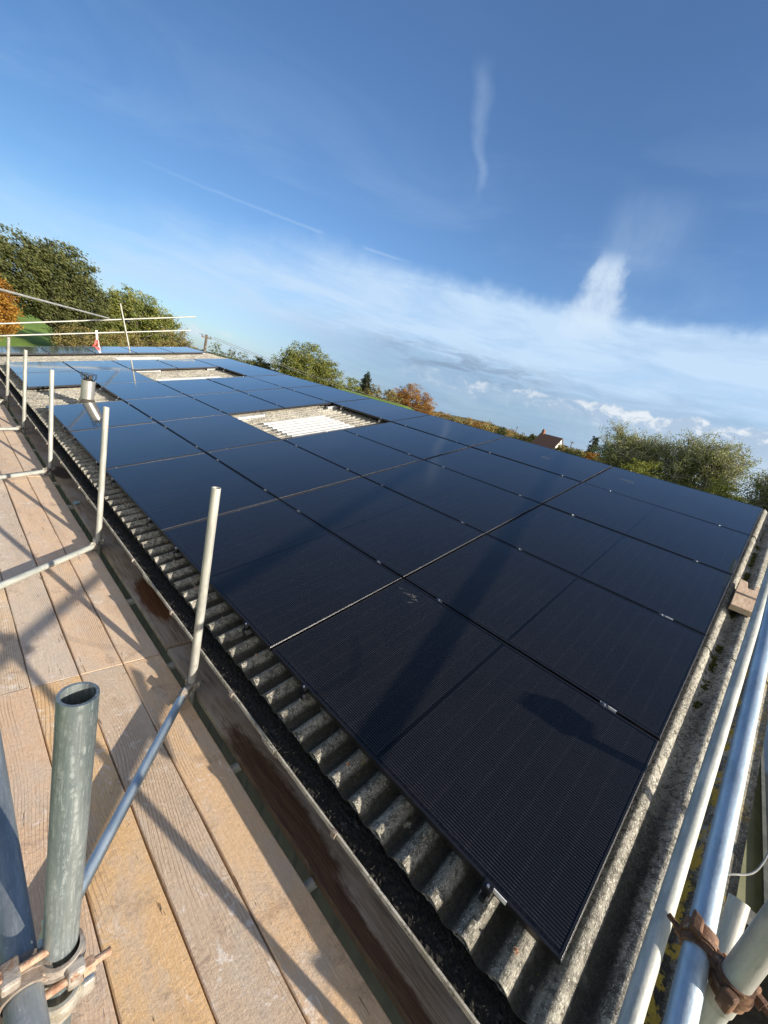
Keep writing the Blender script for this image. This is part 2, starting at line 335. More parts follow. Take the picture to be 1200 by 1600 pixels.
def m_leaf(cols, tr=.25):
    def f(t, b):
        a = t.new('ShaderNodeAttribute'); a.attribute_name = 'tint'
        r = t.new('ShaderNodeValToRGB'); e = r.color_ramp.elements
        e[0].position = 0; e[0].color = (*cols[0], 1); e[1].position = 1; e[1].color = (*cols[-1], 1)
        for i, cc in enumerate(cols[1:-1]):
            q = e.new((i + 1) / (len(cols) - 1)); q.color = (*cc, 1)
        t.l.new(a.outputs['Fac'], r.inputs[0])
        t.put(b.inputs['Base Color'], r.outputs[0]); b.inputs['Roughness'].default_value = .6; b.inputs['Specular IOR Level'].default_value = .25
        tl = t.new('ShaderNodeBsdfTranslucent'); t.put(tl.inputs[0], r.outputs[0])
        mx = t.new('ShaderNodeMixShader'); mx.inputs[0].default_value = tr
        t.l.new(b.outputs[0], mx.inputs[1]); t.l.new(tl.outputs[0], mx.inputs[2])
        t.l.new(mx.outputs[0], t.n['Material Output'].inputs[0])
    return f
def m_grass(t, b):
    g = t.new('ShaderNodeNewGeometry').outputs['Position']
    n = t.noise(g, .05, 6, .6); n2 = t.noise(g, 1.5, 5, .7); n3 = t.noise(t.scale(g, (.3, 1, 1)), .4, 4)
    col = t.mix(t.ss(n, .35, .65), (.15, .24, .04), (.21, .31, .065)); col = t.mix(t.ss(n2, .4, .7, 0, .5), col, (.035, .07, .012))
    col = t.mix(t.ss(n3, .5, .7, 0, .35), col, (.14, .19, .04))
    x, y, z = t.sep(g)[:3]
    far = t.ss(t.vm('LENGTH', g), 150, 600)
    patch = t.voro(g, .006, 'F1', 'Color')
    col = t.mix(t.m('MULTIPLY', far, .6), col, t.mix(t.sep(patch)[0], (.06, .10, .025), (.16, .14, .06)))
    t.put(b.inputs['Base Color'], col); b.inputs['Roughness'].default_value = .9; b.inputs['Specular IOR Level'].default_value = .1
    t.put(b.inputs['Normal'], t.bump(t.noise(g, 9, 4, .7), .8, .05))
def m_tiles(t, b):
    o = t.obj(); x, y, z = t.sep(o)[:3]
    row = t.m('FRACT', t.m('MULTIPLY', z, 4.0)); n = t.noise(o, 4, 5); n2 = t.noise(o, 1, 3)
    col = t.mix(t.ss(n, .35, .65), (.15, .075, .055), (.21, .12, .09)); col = t.mix(t.ss(row, .0, .25, .6, 0), col, (.06, .035, .03))
    t.put(b.inputs['Base Color'], col); b.inputs['Roughness'].default_value = .85
def m_clad(t, b):
    o = t.obj(); n = t.noise(o, 6, 5)
    col = t.mix(t.ss(n, .35, .65), (.020, .028, .023), (.036, .046, .038))
    t.put(b.inputs['Base Color'], col); b.inputs['Roughness'].default_value = .5
def m_endgrain(t, b):
    o = t.obj(); g = t.noise(t.scale(o, (.15, 1, 1)), 90, 5, .7)
    t.put(b.inputs['Base Color'], t.mix(t.ss(g, .35, .7), (.66, .50, .35), (.44, .29, .18))); b.inputs['Roughness'].default_value = .85
    t.put(b.inputs['Normal'], t.bump(g, .5, .003))
MT = dict(
    glass=mat('solar_glass', m_glass), frame=mat('black_anodised', m_frame), alu=mat('aluminium', m_alu),
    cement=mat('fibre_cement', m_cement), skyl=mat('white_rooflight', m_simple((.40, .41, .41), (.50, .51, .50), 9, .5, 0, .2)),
    pole=mat('galvanised_pole', m_galv((.33, .33, .30), (.49, .48, .43), (.62, .61, .56), .45, .35, False)),
    polegreen=mat('galvanised_scratched', m_galv((.15, .19, .20), (.30, .345, .35), (.56, .60, .60), .33, .62, True, .12)),
    rail=mat('galvanised_rail', m_galv((.33, .35, .32), (.49, .50, .46), (.62, .62, .58), .48, .3, False, .3)),
    railblue=mat('new_galvanised', m_galv((.34, .44, .52), (.48, .58, .65), (.64, .68, .70), .36, .6, False, .3)),
    bluetube=mat('blue_grey_tube', m_galv((.17, .20, .22), (.28, .31, .33), (.5, .53, .54), .42, .45, False)),
    rust=mat('rust', m_rust), cast=mat('cast_coupler', m_cast), zinc=mat('zinc_bolt', m_simple((.50, .46, .38), (.68, .66, .6), 40, .4, .7, .3)),
    rusty_bolt=mat('rusty_bolt', m_simple((.30, .16, .10), (.50, .36, .26), 60, .55, .3, .5)),
    wood=mat('scaffold_board_wood', m_wood), plank=mat('weathered_plank', m_plank), block=mat('cut_timber', m_endgrain),
    debris=mat('wet_gutter_debris', m_debris), gutter=mat('cement_gutter', m_gutter), moss=mat('moss', m_simple((.030, .035, .008), (.10, .10, .02), 30, .95, 0, 1.0, .1, .01)),
    cladding=mat('green_cladding', m_clad), steel=mat('flue_steel', m_simple((.42, .41, .39), (.52, .51, .49), 5, .36, .7, 0)),
    black=mat('black_iron', m_simple((.01, .01, .01), (.03, .028, .025), 20, .5)), edge=mat('glint_edge', m_simple((.34, .34, .34), (.48, .48, .47), 9, .38, .6, 0)), clampgrey=mat('clamp_grey', m_simple((.10, .10, .105), (.17, .17, .175), 40, .4, .8, 0)), white=mat('white_plastic', m_simple((.75, .76, .77), (.85, .85, .85), 9, .4, 0, 0)),  # edge: pale colour standing in for sun glint on panel frames
    bluecap=mat('pale_blue_plastic', m_simple((.22, .45, .58), (.40, .60, .70), 20, .4, 0, 0)),
    tape_r=mat('tape_red', m_simple((.62, .04, .05), (.75, .10, .10), 20, .5, 0, 0)),
    grass=mat('grass_field', m_grass), earth=mat('far_hill', m_simple((.05, .08, .03), (.10, .10, .045), .02, .9, 0, 0)),
    bark=mat('bark', m_simple((.075, .06, .045), (.16, .135, .105), 8, .9, 0, .8, .2, .03)),
    palebark=mat('pale_bark', m_simple((.26, .235, .19), (.42, .39, .33), 8, .9, 0, .6, .2, .03)),
    tiles=mat('roof_tiles', m_tiles), render=mat('white_render', m_simple((.66, .66, .63), (.78, .78, .75), 3, .9, 0, 0)),
    pane=mat('window_glass', m_simple((.03, .04, .05), (.05, .06, .07), 3, .1, 0, 0, .6)),
    olive=mat('olive_panel', m_simple((.20, .215, .13), (.27, .28, .18), 3, .6, 0, .1)), dgrey=mat('grey_frame', m_simple((.10, .11, .11), (.16, .17, .17), 9, .5, 0, 0)),
    creosote=mat('pole_timber', m_simple((.09, .07, .055), (.17, .14, .11), 6, .9, 0, .3)), wire=mat('wire', m_simple((.16, .16, .16), (.26, .26, .25), 9, .5, .5, 0)),
    brick=mat('brick', m_simple((.20, .09, .06), (.30, .15, .10), 9, .9)), concrete=mat('bounce_yard', m_simple((.22, .21, .19), (.32, .31, .28), 2, .9, 0, .5)),
)
# ================================================================ mesh helpers
class G:
    def __init__(s): s.v = []; s.f = []
    def add(s, v, f):
        k = len(s.v); s.v += [tuple(q) for q in v]; s.f += [tuple(i + k for i in q) for q in f]
    def box(s, lo, hi, M_=None):
        v = [Vector((x, y, z)) for z in (lo[2], hi[2]) for y in (lo[1], hi[1]) for x in (lo[0], hi[0])]
        if M_ is not None: v = [M_ @ q for q in v]
        s.add(v, [(0, 2, 3, 1), (4, 5, 7, 6), (0, 1, 5, 4), (2, 6, 7, 3), (0, 4, 6, 2), (1, 3, 7, 5)])
    def tube(s, pts, rad, seg=20, wall=None, caps=True):
        """round tube through pts; rad = number or list; wall = thickness of a hollow tube"""
        pts = [Vector(p) for p in pts]; n = len(pts)
        R_ = rad if isinstance(rad, (list, tuple)) else [rad] * n
        dirs = []
        for i in range(n):
            a = pts[min(i + 1, n - 1)] - pts[max(i - 1, 0)]; dirs.append(a.normalized())
        up = Vector((0, 0, 1)) if abs(dirs[0].z) < .9 else Vector((1, 0, 0))
        u = dirs[0].cross(up).normalized(); rings = []
        for i in range(n):
            u = (u - dirs[i] * u.dot(dirs[i])).normalized(); v_ = dirs[i].cross(u)
            rings.append([(pts[i] + (u * math.cos(2 * PI * k / seg) + v_ * math.sin(2 * PI * k / seg)) * R_[i]) for k in range(seg)])
        V = [q for r in rings for q in r]; F = []
        for i in range(n - 1):
            for k in range(seg):
                a = i * seg + k; b_ = i * seg + (k + 1) % seg
                F.append((a, b_, b_ + seg, a + seg))
        if wall:
            inner = []
            for i in range(n):
                inner += [pts[i] + (q - pts[i]) * ((R_[i] - wall) / R_[i]) for q in rings[i]]
            o = len(V); V += inner
            for i in range(n - 1):
                for k in range(seg):
                    a = o + i * seg + k; b_ = o + i * seg + (k + 1) % seg
                    F.append((a, a + seg, b_ + seg, b_))
            for k in range(seg):
                k2 = (k + 1) % seg; F.append((k, o + k, o + k2, k2))
                e = (n - 1) * seg; F.append((e + k, e + k2, o + e + k2, o + e + k))
        elif caps:
            F.append(tuple(range(seg - 1, -1, -1))); F.append(tuple((n - 1) * seg + k for k in range(seg)))
        s.add(V, F)
    def ring(s, c, axis, r0, r1, h, seg=28, a0=0, a1=2 * PI):
        """flat band (rectangular section) round an axis"""
        c = Vector(c); ax = Vector(axis).normalized(); up = Vector((0, 0, 1)) if abs(ax.z) < .9 else Vector((1, 0, 0))
        u = ax.cross(up).normalized(); v_ = ax.cross(u); full = abs(a1 - a0 - 2 * PI) < 1e-6
        n = seg + (0 if full else 1); V = []; F = []
        for k in range(n):
            a = a0 + (a1 - a0) * k / seg; d = u * math.cos(a) + v_ * math.sin(a)
            for rr, hh in ((r0, -h / 2), (r1, -h / 2), (r1, h / 2), (r0, h / 2)): V.append(c + d * rr + ax * hh)
        for k in range(n if full else n - 1):
            a = k * 4; b_ = ((k + 1) % n) * 4
            for j in range(4): F.append((a + j, a + (j + 1) % 4, b_ + (j + 1) % 4, b_ + j))
        if not full: F += [(0, 3, 2, 1), ((n - 1) * 4, (n - 1) * 4 + 1, (n - 1) * 4 + 2, (n - 1) * 4 + 3)]
        s.add(V, F)
    def prism(s, outline, h, M_=None):
        n = len(outline); V = [Vector((x, y, 0)) for x, y in outline] + [Vector((x, y, h)) for x, y in outline]
        if M_ is not None: V = [M_ @ q for q in V]
        s.add(V, [tuple(range(n - 1, -1, -1)), tuple(range(n, 2 * n))] + [(k, (k + 1) % n, n + (k + 1) % n, n + k) for k in range(n)])
    def build(s, name, m_, parent=None, smooth=False, origin=None, bevel=0):
        me = bpy.data.meshes.new(name)
        if origin is not None:
            o = Vector(origin); s.v = [tuple(Vector(q) - o) for q in s.v]
        me.from_pydata(s.v, [], s.f); me.update()
        ob = bpy.data.objects.new(name, me); COL.objects.link(ob); me.materials.append(MT[m_])
        if smooth:
            for p in me.polygons: p.use_smooth = True
            try: me.set_sharp_from_angle(angle=math.radians(40))
            except Exception: pass
        if origin is not None: ob.location = origin
        if parent is not None: ob.parent = parent
        if bevel:
            bv = ob.modifiers.new('b', 'BEVEL'); bv.width = bevel; bv.segments = 2; bv.limit_method = 'ANGLE'
        return ob
def tag(o, label=None, cat=None, group=None, kind=None):
    if label: o['label'] = label
    if cat: o['category'] = cat
    if group: o['group'] = group
    if kind: o['kind'] = kind
    return o
def empty(name, loc=(0, 0, 0), label=None, cat=None, group=None):
    o = bpy.data.objects.new(name, None); COL.objects.link(o); o.location = loc; o.empty_display_size = .1
    return tag(o, label, cat, group)
def Wr(x, y, n=0.0):                       # roof frame -> world
    return Vector((CP * x - SP * n, y, Z0 + SP * x + CP * n))
ROOFM = Matrix.Translation((0, 0, Z0)) @ Matrix(((CP, 0, -SP), (0, 1, 0), (SP, 0, CP))).to_4x4()
def roof_empty(name, x, y, n, *a):
    o = empty(name, (0, 0, 0), *a); o.matrix_world = ROOFM @ Matrix.Translation((x, y, n)); return o
def polar(azd, dist, z=0.0):
    a = math.radians(azd); return Vector((CAM.x + dist * math.sin(a), CAM.y + dist * math.cos(a), z))
ORD = ['first', 'second', 'third', 'fourth', 'fifth', 'sixth', 'seventh', 'eighth', 'ninth']

# ================================================================ ground, hills
def ground():
    g = G(); rs = [0, 4, 8, 14, 22, 35, 55, 90, 140, 220, 350, 550, 900, 1500, 2600]; K = 96
    V = [(0, 0, 0)]
    for r in rs[1:]:
        for k in range(K):
            a = 2 * PI * k / K; h = 0
            if r > 60: h = .25 * math.sin(a * 5 + r * .02) + .2 * math.sin(a * 9 + 1)
            if r > 2000: h = -1
            V.append((r * math.sin(a), r * math.cos(a), h))
    F = [(0, 1 + (k + 1) % K, 1 + k) for k in range(K)]
    for i in range(len(rs) - 2):
        for k in range(K):
            a = 1 + i * K + k; b_ = 1 + i * K + (k + 1) % K; F.append((a, b_, b_ + K, a + K))
    g.add(V, F); tag(g.build('ground', 'grass', smooth=True), kind='structure')
ground()
def hills():
    g = G(); V = []; F = []; azs = np.linspace(20, 110, 91)
    prof = lambda a: 1.5 + 9.5 * math.exp(-((a - 60) / 5.0) ** 2) + 3.5 * math.exp(-((a - 50) / 9) ** 2) + 2.5 * math.exp(-((a - 27) / 5) ** 2) + 3 * math.exp(-((a - 80) / 9) ** 2)
    for a in azs:
        for d, k in ((520, -.1), (640, .5), (820, 1.0), (1100, .9), (1500, -.1)):
            p = polar(a, d, prof(a) * k); V.append(p)
    for i in range(len(azs) - 1):
        for j in range(4): q = i * 5 + j; F.append((q, q + 5, q + 6, q + 1))
    g.add(V, F); tag(g.build('hills', 'earth', smooth=True), kind='structure')
hills()
def bank():
    g = G(); V = []; F = []; azs = np.linspace(33, 58, 51); ds = (14, 22, 30, 38, 46, 54, 62, 70, 82, 100, 130)
    st = lambda v: 0 if v < 0 else 1 if v > 1 else v * v * (3 - 2 * v)
    for a in azs:
        for d in ds:
            h = 4.8 * st((d - 14) / 52) * st((a - 34) / 6) * st((58 - a) / 9); h = h if d < 90 else h * (1 - st((d - 82) / 48)) - .3; V.append(polar(a, d, h - .05))
    n = len(ds)
    for i in range(len(azs) - 1):
        for j in range(n - 1): q = i * n + j; F.append((q, q + 1, q + n + 1, q + n))
    g.add(V, F); tag(g.build('grass_bank', 'grass', smooth=True), kind='structure')
bank()
g = G(); g.box((-5.5, -14, .01), (14, 21, .03)); tag(g.build('bounce_yard', 'concrete'), kind='structure')  # slab added to keep green bounce from the grass off the wall

# ================================================================ barn
YN, YF = -.405, 18.25
PITCH = .146
def corr(y): return math.cos(2 * PI * (y + .02) / PITCH)
def corr_sheet(g, x0, x1, y0, y1, n0, amp=.029, step=12, t=.007, nx=2, sag=0.0):
    ny = max(2, int((y1 - y0) / PITCH * step)); V = []; F = []
    for i in range(nx):
        x = x0 + (x1 - x0) * i / (nx - 1)
        for j in range(ny + 1):
            y = y0 + (y1 - y0) * j / ny; nn = n0 + amp * corr(y); V.append((x, y, nn))
    o = len(V)
    for i in range(nx - 1):
        for j in range(ny): a = i * (ny + 1) + j; F.append((a, a + ny + 1, a + ny + 2, a + 1))
    # down-slope edge and underside lip
    for j in range(ny + 1):
        y = y0 + (y1 - y0) * j / ny; V.append((x0, y, n0 + amp * corr(y) - t))
    for j in range(ny + 1):
        y = y0 + (y1 - y0) * j / ny; V.append((x0 + .3, y, n0 + amp * corr(y) - t))
    for j in range(ny):
        F.append((j, j + 1, o + j + 1, o + j)); F.append((o + j, o + j + 1, o + ny + 2 + j, o + ny + 1 + j))
    g.add(V, F)
barn = empty('barn', (0, 0, 0), 'long farm building with a grey corrugated fibre-cement roof under the solar panels', 'building')
def roofpart(g, name, m_, smooth=True, parent=None):
    ob = g.build(name, m_, None, smooth); ob.parent = parent or barn
    if parent is None or parent is barn: ob.matrix_local = ROOFM
    return ob
NB = -.128                                 # mean plane of the corrugation below the panel plane
XR = 6.0
g = G(); HZ = []
tiers = [(-.150, 2.48, 0.0), (2.33, 5.02, .009), (4.87, XR, .018)]
for x0, x1, dn in tiers:
    corr_sheet(g, x0, x1, YN, YF, NB + dn)
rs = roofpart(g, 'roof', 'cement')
# proud side laps and lap ends of single sheets: small raised strips every 1.02 m
g = G()
for x0, x1, dn in tiers:
    y = YN + .146 * 6.6
    while y < YF:
        ny = 5; V = []; F = []
        for x in (x0 - .004, x1 - .01):
            for j in range(ny + 1):
                yy = y + .075 * j / ny; V.append((x, yy, NB + dn + .029 * corr(yy) + .0075 - .004 * 0))
        for j in range(ny): F.append((j, ny + 1 + j, ny + 2 + j, j + 1))
        for j in range(ny + 1):
            yy = y + .075 * j / ny; V.append((x0 - .004, yy, NB + dn + .029 * corr(yy) - .002))
        o = 2 * (ny + 1)
        for j in range(ny): F.append((j, j + 1, o + j + 1, o + j))
        V.append((x0 - .004, y, NB + dn + .029 * corr(y))); V.append((x1 - .01, y, NB + dn + .029 * corr(y))); F.append((0, len(V) - 2, len(V) - 1, ny + 1))
        g.add(V, F); y += .146 * 7
roofpart(g, 'sheet_lap', 'cement')
# the far slope and ridge
g = G(); V = []; F = []
ridge = Wr(XR, 0, NB + .018)
ny = 120
for j in range(ny + 1):
    y = YN + (YF - YN) * j / ny
    V.append((ridge.x, y, ridge.z)); V.append((ridge.x + 6.1, y, ridge.z - 6.1 * SP / CP))
F = [(2 * j, 2 * j + 1, 2 * j + 3, 2 * j + 2) for j in range(ny)]
g.add(V, F); g.build('far_slope', 'cement', barn)
g = G()
y = YN
while y < YF:
    V = []; y1 = min(y + 1.05, YF); hh = rnd.uniform(-.006, .006)
    for k in range(7):
        a = -1 + 2 * k / 6; V.append((ridge.x + a * .13, y, ridge.z + .004 + hh - .06 * abs(a) ** 1.5)); V.append((ridge.x + a * .13, y1 + .02, ridge.z + .008 + hh - .06 * abs(a) ** 1.5))
    g.add(V, [(2 * k, 2 * k + 2, 2 * k + 3, 2 * k + 1) for k in range(6)]); y += 1.0
g.build('ridge_cap', 'cement', barn)
# walls: profiled green cladding along the eave, green gable
g = G(); V = []; F = []; ny = int((YF - .3) / .05)
XWL = .13
for j in range(ny + 1):
    y = -.2 + j * .05; x = XWL - (.018 if j % 4 in (0, 1) else 0)
    V += [(x, y, 0), (x, y, 3.22)]
F = [(2 * j, 2 * j + 1, 2 * j + 3, 2 * j + 2) for j in range(ny)]
g.add(V, F); g.build('eave_wall', 'cladding', barn)
g = G(); V = []; 
for yy in (-.2, YF - .2):
    g.add([(XWL, yy, 0), (ridge.x * 2 - XWL, yy, 0), (ridge.x * 2 - XWL, yy, 3.3), (ridge.x, yy, ridge.z - .12), (XWL, yy, 3.3)], [(0, 1, 2, 3, 4)])
g.add([(ridge.x * 2 - XWL, -.2, 0), (ridge.x * 2 - XWL, YF - .2, 0), (ridge.x * 2 - XWL, YF - .2, 3.3), (ridge.x * 2 - XWL, -.2, 3.3)], [(0, 1, 2, 3)])
g.build('gable_wall', 'cladding', barn)
# roof fixings: hook-bolt washers on crests near the eave
for k in range(1, 90, 3):
    y = -.02 + k * PITCH; xx = -.04 + rnd.uniform(-.02, .02); g = G()
    g.tube([Wr(xx, y, NB + .024), Wr(xx, y, NB + .0335), Wr(xx, y, NB + .034), Wr(xx, y, NB + .046)], [.011, .0105, .0045, .004], 8)
    g.build('roof_bolt', 'rusty_bolt' if k % 2 else 'cast', barn)
# rooflights (white corrugated sheets seen in the openings)
for (x0, x1, y0, y1) in ((2.66, 3.98, 5.50, 6.60), (2.5, 4.12, 10.60, 11.45), (2.66, 3.98, 14.75, 15.45)):
    g = G(); corr_sheet(g, x0, x1, y0, y1, NB + .024, .032)
    roofpart(g, 'rooflight', 'skyl')
# gutter
GX, GZ, GR = -.132, 3.275, .066
g = G(); ys = []; y = YN - .05
joints = []
while y < YF: joints.append(y); y += 1.83
V = []; F = []; npr = 14
def gutter_prof(off):
    return [(GX + (GR + off) * math.cos(PI + PI * k / npr), GZ + (GR + off) * math.sin(PI + PI * k / npr)) for k in range(npr + 1)]
for y0 in joints:
    y1 = min(y0 + 1.83, YF + .05); 
    for (a, b_, off) in ((y0 + .0, y1, 0.0), (y0 - .05, y0 + .06, .008)):
        pi_, po = gutter_prof(off - .002 if off else 0), gutter_prof(off + .009)
        pr = pi_ + po[::-1]; n = len(pr); V = [(x, yy, z) for yy in (a, b_) for x, z in pr]
        g.add(V, [(k, (k + 1) % n, n + (k + 1) % n, n + k) for k in range(n)] + [tuple(range(n)), tuple(range(2 * n - 1, n - 1, -1))])
gut = g.build('gutter', 'gutter', barn, True)
for y in [j + .35 + rnd.uniform(-.05, .05) for j in joints for _ in (0,)] + [j + 1.3 for j in joints]:
    g = G(); pr = gutter_prof(.012)
    g.tube([(x, y, z) for x, z in pr], .006, 6); g.box((GX - GR - .022, y - .012, GZ - .022), (GX - GR - .004, y + .012, GZ + .008))
    g.build('gutter_bracket', 'cast', gut)
# black wet debris in the gutter: rough bed plus shards
g = G(); nx, ny = 16, 1500; V = []; F = []; rr = np.random.default_rng(3)
nzv = rr.random((ny + 1, nx + 1)); low_ = np.convolve(rr.random(ny + 41), np.hanning(41) / 20.0, 'valid')[:ny + 1]
for j in range(ny + 1):
    y = YN + (YF - YN) * j / ny
    for i in range(nx + 1):
        x = GX - GR + .006 + (2 * GR + .05) * i / nx
        z = GZ - .036 + .010 * nzv[j, i] + .026 * low_[j] + .012 * math.sin(PI * i / nx)
        V.append((x, y, z))
for j in range(ny):
    for i in range(nx): a = j * (nx + 1) + i; F.append((a, a + 1, a + nx + 2, a + nx + 1))
g.add(V, F)
for k in range(7000):
    y = YN + (YF - YN) * rr.random() ** 1.6; x = GX - GR * .86 + (2 * GR) * rr.random(); z = GZ - .012 + .032 * rr.random()
    d = Vector(rr.normal(size=3)).normalized() * rr.uniform(.002, .009); e = Vector(rr.normal(size=3)).normalized() * .0035
    p = Vector((x, y, z)); g.add([p - d, p + e, p + d, p - e], [(0, 1, 2, 3)])
tag(g.build('gutter_debris', 'debris'), 'black wet leaf mould filling the gutter', 'debris', kind='stuff')
# moss in the first valleys by the gable
g = G()
def tuft(p, r):
    n1, n2 = 7, 5; V = []; F = []
    for i in range(n2):
        ph = PI / 2 * i / (n2 - 1)
        for k in range(n1):
            a = 2 * PI * k / n1; q = r * (1 + rr.uniform(-.3, .3)); V.append(p + Vector((math.cos(a) * math.cos(ph) * q, math.sin(a) * math.cos(ph) * q, math.sin(ph) * q * .8)))
    for i in range(n2 - 1):
        for k in range(n1): a = i * n1 + k; b_ = i * n1 + (k + 1) % n1; F.append((a, b_, b_ + n1, a + n1))
    g.add(V, F)
for (x0, x1, yv, cnt) in ((1.7, 2.5, -.095, 240), (2.95, 5.6, -.095, 800), (3.4, 5.9, -.24, 260), (0.2, 6.0, .055, 90)):
    for k in range(cnt):
        x = rr.uniform(x0, x1); y = yv + rr.normal() * .013
        if math.sin(x * 9 + 3 * yv) + math.sin(x * 23) < -.5: continue
        tuft(Wr(x, y, NB - .024 + (.009 if x > 2.4 else 0) + 9 * (y - yv) ** 2), rr.uniform(.003, .010))
tag(g.build('moss_tufts', 'moss', smooth=True), 'dark green moss growing in the roof valleys beside the gable edge', 'moss', kind='stuff')

# ================================================================ solar panels
PX, PY = 1.134, 1.762; SX, SY = 1.154, 1.782
def panel_meshes():
    g = G(); f = .011; d = .035
    g.box((0, 0, -d), (PX, f, 0)); g.box((0, PY - f, -d), (PX, PY, 0)); g.box((0, f, -d), (f, PY - f, -.0004)); g.box((PX - f, f, -d), (PX, PY - f, -.0004))
    fr = g.build('frame', 'frame'); fr.data.name = 'panel_frame'
    eds = []
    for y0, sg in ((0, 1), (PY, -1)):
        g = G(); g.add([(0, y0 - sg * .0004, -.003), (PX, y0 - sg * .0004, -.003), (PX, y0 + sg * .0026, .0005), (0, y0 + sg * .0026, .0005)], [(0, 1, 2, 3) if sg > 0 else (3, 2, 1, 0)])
        eds.append(g.build('frame_glint', 'edge'))  # pale strip painted along the black frame edge as a sun glint
    g = G(); g.box((f, f, -.0065), (PX - f, PY - f, -.0018)); gl = g.build('glass', 'glass')
    g = G(); g.box((f, f, -.012), (PX - f, PY - f, -.0075)); bs = g.build('backsheet', 'black')
    return (fr, gl, bs, *eds)
proto = panel_meshes()
for o in proto: COL.objects.unlink(o)
rows = ['eave row', 'second row up', 'middle row', 'fourth row up', 'ridge row']
def panel(i, j, y, label):
    r = roof_empty('solar_panel', j * SX, y, 0, label, 'solar panel', 'black solar panels on the barn roof')
    r.matrix_world = r.matrix_world @ Euler((rnd.gauss(0, .0012), rnd.gauss(0, .0012), 0)).to_matrix().to_4x4()
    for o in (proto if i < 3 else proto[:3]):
        q = o.copy(); COL.objects.link(q); q.parent = r
    return r
PAN = {}
for i in range(8):
    for j in range(5):
        if (i == 5 and j == 0) or (i in (3, 6) and j in (2, 3)): continue
        lab = 'black solar panel in the %s, %s column from the near gable' % (rows[j], ORD[i])
        if (i, j) == (0, 0): lab = 'black solar panel at the near corner of the roof, nearest the camera'
        if (i, j) == (4, 0): lab = 'black solar panel in the eave row, mirroring the steel flue'
        PAN[i, j] = panel(i, j, i * SY + .01, lab)
for j in range(5):
    panel(9, j, 15.97, 'solar panel in the separate far strip, %s' % ('at its eave end', 'second from its eave end', 'in its middle', 'second from its ridge end', 'at its ridge end')[j])
# white stickers on frame sides
for (i, j, yy) in ((0, 0, .20), (0, 1, .21), (0, 2, .2)):
    g = G(); g.box((-.0012, yy, -.024), (.002, yy + .085, .0006)); st = g.build('sticker', 'white', PAN[i, j])
# smear on the second panel-corner
def smear(i, j, cx, cy, ang, n_, ln, seed):
    q = random.Random(seed); g = G()
    for k in range(n_):
        a = ang + q.gauss(0, .35); x = cx + q.gauss(0, .02); y = cy + q.gauss(0, .06); l = q.uniform(.3, 1) * ln
        pts = [(x + math.cos(a) * l * t_ + q.gauss(0, .004), y + math.sin(a) * l * t_ + q.gauss(0, .004)) for t_ in (0, .33, .66, 1)]
        for p0, p1 in zip(pts, pts[1:]):
            d = Vector((p1[0] - p0[0], p1[1] - p0[1], 0)); nn = Vector((-d.y, d.x, 0)).normalized() * .0007
            g.add([Vector((*p0, -.0012)) - nn, Vector((*p1, -.0012)) - nn, Vector((*p1, -.0012)) + nn, Vector((*p0, -.0012)) + nn], [(0, 1, 2, 3)])
    g.build('chalk_scuff', 'gutter', PAN[i, j])
smear(0, 0, 1.02, 1.58, 1.9, 9, .05, 4)
smear(0, 4, .62, 1.35, 1.2, 12, .10, 5)
smear(1, 4, .55, .75, 1.2, 10, .12, 6)
# rails running up the slope with clamps
def clamp(parent, x, y, end):
    g = G(); M_ = Matrix.Identity(4)
    if end == 'eave': g.box((x - .028, y - .022, -.045), (x - .001, y + .022, .003)); g.box((x - .004, y - .022, .0005), (x + .010, y + .022, .0035))
    elif end == 'mid': g.box((x - .0085, y - .022, -.03), (x + .0085, y + .022, .0012)); g.box((x - .016, y - .022, .0012), (x + .016, y + .022, .004))
    cl = g.build('clamp', 'frame' if end == 'eave' else 'alu', parent)
    g = G(); xx = x - .012 if end == 'eave' else x
    g.tube([(xx, y, .003), (xx, y, .009)], .0065, 6); g.build('bolt', 'alu', cl, True)
def rail(y, segs, lab):
    r = roof_empty('mounting_rail', segs[0][0], y, -.038, lab, 'mounting rail', 'aluminium rails under the solar panels')
    x0r = segs[0][0]
    for (a, b_) in segs:
        g = G(); g.box((a - x0r, -.018, -.036), (b_ - x0r, .018, 0)); g.box((a - x0r - .0005, -.009, -.028), (a - x0r + .0, .009, -.006)); g.build('rail', 'alu', r)
    for (a, b_) in segs:
        g = G(); x = a + .06
        while x < b_:
            g.tube([(x - x0r, .024, -.07), (x - x0r, .024, -.002)], .005, 6); g.box((x - x0r - .015, .018, -.05), (x - x0r + .015, .021, 0)); x += 1.15
        g.build('hanger_bolt', 'zinc', r)
    h = empty('x'); bpy.data.objects.remove(h)
    return r
segs_full = [(-.018, 5.80)]
